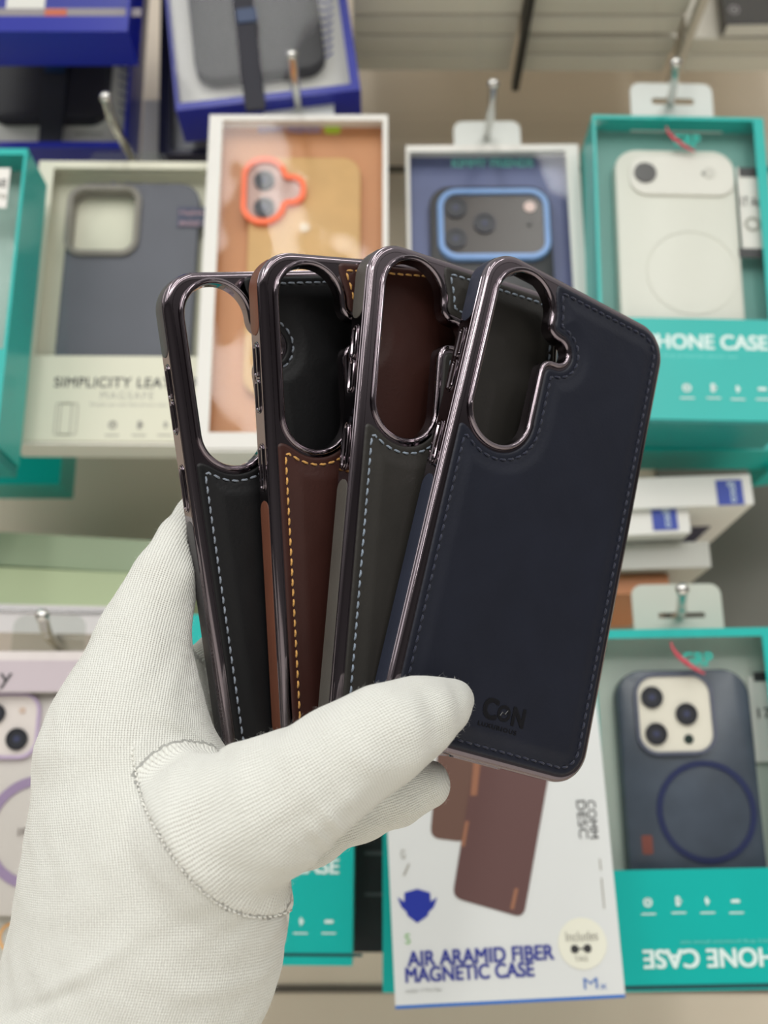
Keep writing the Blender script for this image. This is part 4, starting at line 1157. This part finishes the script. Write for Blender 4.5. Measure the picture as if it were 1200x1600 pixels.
hang_tab(b, r, 988, 913, 1128, 985, mat('frosted_tab_plastic', srgb(196, 198, 186), rough=.4), (1028, 957, 1102, 966))
c = thing('phone_case', b, 'smoky slate case with three lenses in the lower right teal box', 'phone case', 'cases inside display boxes')
X = b.rect(974, 1046, 1186, 1420, -.010)
rr(MB(), *X[:4], .0135, -.0195, -.0095, .0016).build('case_body', mat('smoky_case', srgb(76, 84, 97), rough=.25, noise=.2, nscale=34), c, smooth=35)
X = b.rect(996, 1056, 1112, 1176, -.0085); o_ = rrect(*X[:4], .0095)
MB().slab(o_, -.0095, -.008, .0006).build('camera_plate', mat('ivory_plate', srgb(238, 232, 218), rough=.3), c)
MB().ring(inset(o_, -.0014), inset(o_, .0004), -.0096, -.007).build('camera_rim', mat('slate_rim', srgb(92, 96, 114), rough=.35), c)
for px, py in ((1018, 1090), (1072, 1116), (1025, 1147)): lens(c, b, px, py, 17, -.008)
x, y = b.l(1076, 1155, -.008); MB().disc(x, y, .0024, -.008, -.0074, 20).build('sensor', mat('dark_green_sensor', srgb(30, 48, 44), rough=.3), c)
x, y = b.l(1104, 1268, -.0094); k = abs(b.l(1182, 1268, -.0094)[0] - x)
MB().annulus(x, y, k, k * .885, -.0097, -.0088).build('magnet_ring', mat('ink_ring', srgb(40, 48, 88), rough=.3), c)
X = b.rect(1003, 1305, 1020, 1335, -.0094); MB().slab(rrect(*X[:4], .001), -.0096, -.0092).build('side_tag', mat('brick_tag', srgb(128, 66, 56), rough=.5), c)

# ------------------------------------------------------------------ hooks
hook('steel hook with its tip beside the far upper left blue box', [at(165, 152, .535), at(178, 196, .56), at(204, 243, .61), at(220, 285, WALL_Y - .002)])
hook('steel hook rising above the tan case box', [at(456, 86, .525), at(461, 130, .55), at(466, 168, .60), at(475, 235, WALL_Y - .002)])
hook('steel hook above the violet blue box, bare against the wall', [at(771, 131, .54), at(768, 172, .575), at(760, 212, .62), at(750, 262, WALL_Y - .002)])
hook('steel hook through the white tab of the upper right teal box', [at(1056, 98, .53), at(1053, 128, .55), at(1047, 162, .602), at(1030, 240, WALL_Y - .002)])
hook('steel hook at lower left over the lilac grey box', [at(66, 962, .53), at(72, 984, .55), at(80, 998, .58), at(110, 1030, WALL_Y - .002)])
hook('steel hook through the frosted tab of the lower right teal box', [at(1066, 921, .54), at(1065, 942, .565), at(1061, 961, .60), at(1035, 985, WALL_Y - .002)])

# ------------------------------------------------------------------ shelf between the rows
b = Box((-180, 940), (292, 950), (-180, 984), 0.61, 0.14)
sh = thing('display_shelf', b, 'white metal shelf at left carrying two green cartons', 'shelf')
MB().box(0, b.W, 0, b.H, -b.D, 0).build('shelf_board', mat('white_metal_shelf', srgb(224, 220, 220), rough=.3), sh)
MB().box(0, b.W, b.H * .72, b.H * .86, 0, .0012).build('front_lip', mat('brushed_trim', srgb(190, 188, 188), rough=.25, metal=.8), sh)
def flat_box(TL, TR, BL, Y, depth, m, label, cat='box', group=None):
    b = Box(TL, TR, BL, Y, depth); r = thing('carton_box', b, label, cat, group)
    mb = MB().loft([[(x, y, -depth) for x, y in rrect(0, b.W, 0, b.H, .0006, 2)], [(x, y, 0) for x, y in rrect(0, b.W, 0, b.H, .0006, 2)]])
    mb.build('carton', m, r); return b, r
b, r = flat_box((-90, 882), (296, 900), (-90, 939), 0.62, 0.11, mat('pale_green_card', srgb(182, 196, 156), rough=.5), 'pale green flat carton lying directly on the white shelf', group='green cartons on the shelf')
b, r = flat_box((-90, 826), (294, 848), (-90, 878), 0.625, 0.10, mat('sage_green_card', srgb(156, 172, 142), rough=.5), 'sage green flat carton on top of the pale green one', group='green cartons on the shelf')
def logo_sq(b, r, x0, y0, x1, y1):
    X = b.rect(x0, y0, x1, y1, .0004); s_ = MB().box(*X[:4], .0002, .0006).build('logo_label', mat('royal_label', srgb(40, 66, 166), rough=.4), r)
    x, y = b.l((x0 + x1) / 2 - 5, y0 + 3, .0008); k = abs(b.l(x0, y1 - 3)[1] - y)
    text('lettering', 'goco', x, y, .0007, k, mat('white_print', srgb(225, 242, 238)), s_, height=.0042, rot=-math.pi / 2)
b, r = flat_box((860, 899), (1044, 896), (862, 930), 0.63, 0.11, mat('copper_card', srgb(196, 128, 84), rough=.5), 'copper coloured flat carton at the foot of the right stack', group='cartons stacked at right')
b, r = flat_box((860, 853), (1107, 846), (863, 893), 0.62, 0.11, mat('silver_grey_card', srgb(190, 190, 182), rough=.35), 'silver grey flat carton third from the top of the right stack', group='cartons stacked at right')
b, r = flat_box((856, 797), (1074, 787), (858, 842), 0.605, 0.115, WHITE, 'white carton with a blue logo, second in the right stack', group='cartons stacked at right')
logo_sq(b, r, 1019, 792, 1058, 828)
b, r = flat_box((856, 752), (1172, 741), (859, 799), 0.60, 0.125, WHITE, 'white carton with a blue logo on top of the right stack, jutting out furthest', group='cartons stacked at right')
logo_sq(b, r, 1120, 750, 1161, 789)
x0 = b.l(1085, 800)[0]; MB().box(x0, x0 + .022, -.0006, .0, -.085, -.045).build('logo_label', mat('midnight_label', srgb(24, 24, 66), rough=.4), r)

# ------------------------------------------------------------------ overhead shelf of upright slim boxes
SHZ = at(700, 110, 0.675).z
b_x = lambda px, py, Y: at(px, py, Y).x
gl = empty('glass_shelf', Matrix.Translation((0.15, 0.6, SHZ)), 'clear glass shelf at the top carrying rows of slim white boxes', 'shelf')
MB().box(-.2, .5, -.22, .15, -.005, 0).build('pane', film('shelf_glass', (.98, .98, .97, 1), .5, 0.0), gl)
BR = mat('dark_bracket', srgb(40, 38, 36), rough=.4)
for k, xw in enumerate((b_x(806, 110, .675), b_x(1048, 110, .675))):
    MB().box(xw - .15 - .0025, xw - .15 + .0025, -.22, .082, -.012, -.005).build('bracket', BR if k == 0 else STEEL, gl)
words_ = ['rearmost', 'second from the back', 'third from the back', 'fourth from the back', 'fifth from the back', 'sixth from the back', 'seventh from the back', 'eighth from the back']
x_l, x_m, x_r = b_x(545, 110, .675), b_x(806, 110, .675), b_x(1048, 110, .675)
for cname, xa, xb in (('left', x_l, x_m), ('middle', x_m, x_r), ('right', x_r, x_r + (x_r - x_m))):
    for k in range(2 if cname == 'right' else 8):
        th = 0.0165 + rng.uniform(-.0015, .0015); Y1 = .677 - k * .0195; dx = rng.uniform(-.001, .001); lift = rng.uniform(0, .0012)
        o = empty('slim_box', Matrix.Translation((xa + .004 + dx, Y1 - th, SHZ + .0004 + lift)) @ Matrix.Rotation(rng.uniform(-.006, .006), 4, 'Z'),
                  'slim white box in the %s overhead column, %s' % (cname, words_[k]), 'box', 'slim white boxes on the glass shelf')
        tone = 236 + int(rng.uniform(-16, 8))
        wd = (xb - xa) - .008
        MB().box(0, wd, 0, th, 0, .17).build('carton', mat('slim_white_%d' % (tone // 6), srgb(tone, tone - 5, tone - 16), rough=.5), o)
        MB().box(wd * .02, wd * .98, .0004, th * .2, -.0003, .0).build('tuck_flap', mat('flap_white', srgb(232, 228, 220), rough=.4), o)
b, r = flat_box((1116, -120), (1290, -122), (1118, 38.5), 0.627, 0.011, mat('matt_black_card', srgb(20, 19, 21), rough=.5), 'matt black box with a round mark standing at the right end of the glass shelf')
MB().box(.001, b.W - .001, -.0003, .0, -b.D, -.0005).build('tuck_flap', mat('flap_white', srgb(232, 228, 220), rough=.4), r)
x, y = b.l(1147, 15, .0006); k = abs(b.l(1155, 15)[0] - x); MB().annulus(x, y, k, k * .75, .0002, .0006, 28).build('round_mark', mat('grey_mark', srgb(150, 146, 150), rough=.4), r)
MB().disc(x, y, k * .35, .0002, .0006, 20).build('round_mark', mat('grey_mark', srgb(150, 146, 150), rough=.4), r)
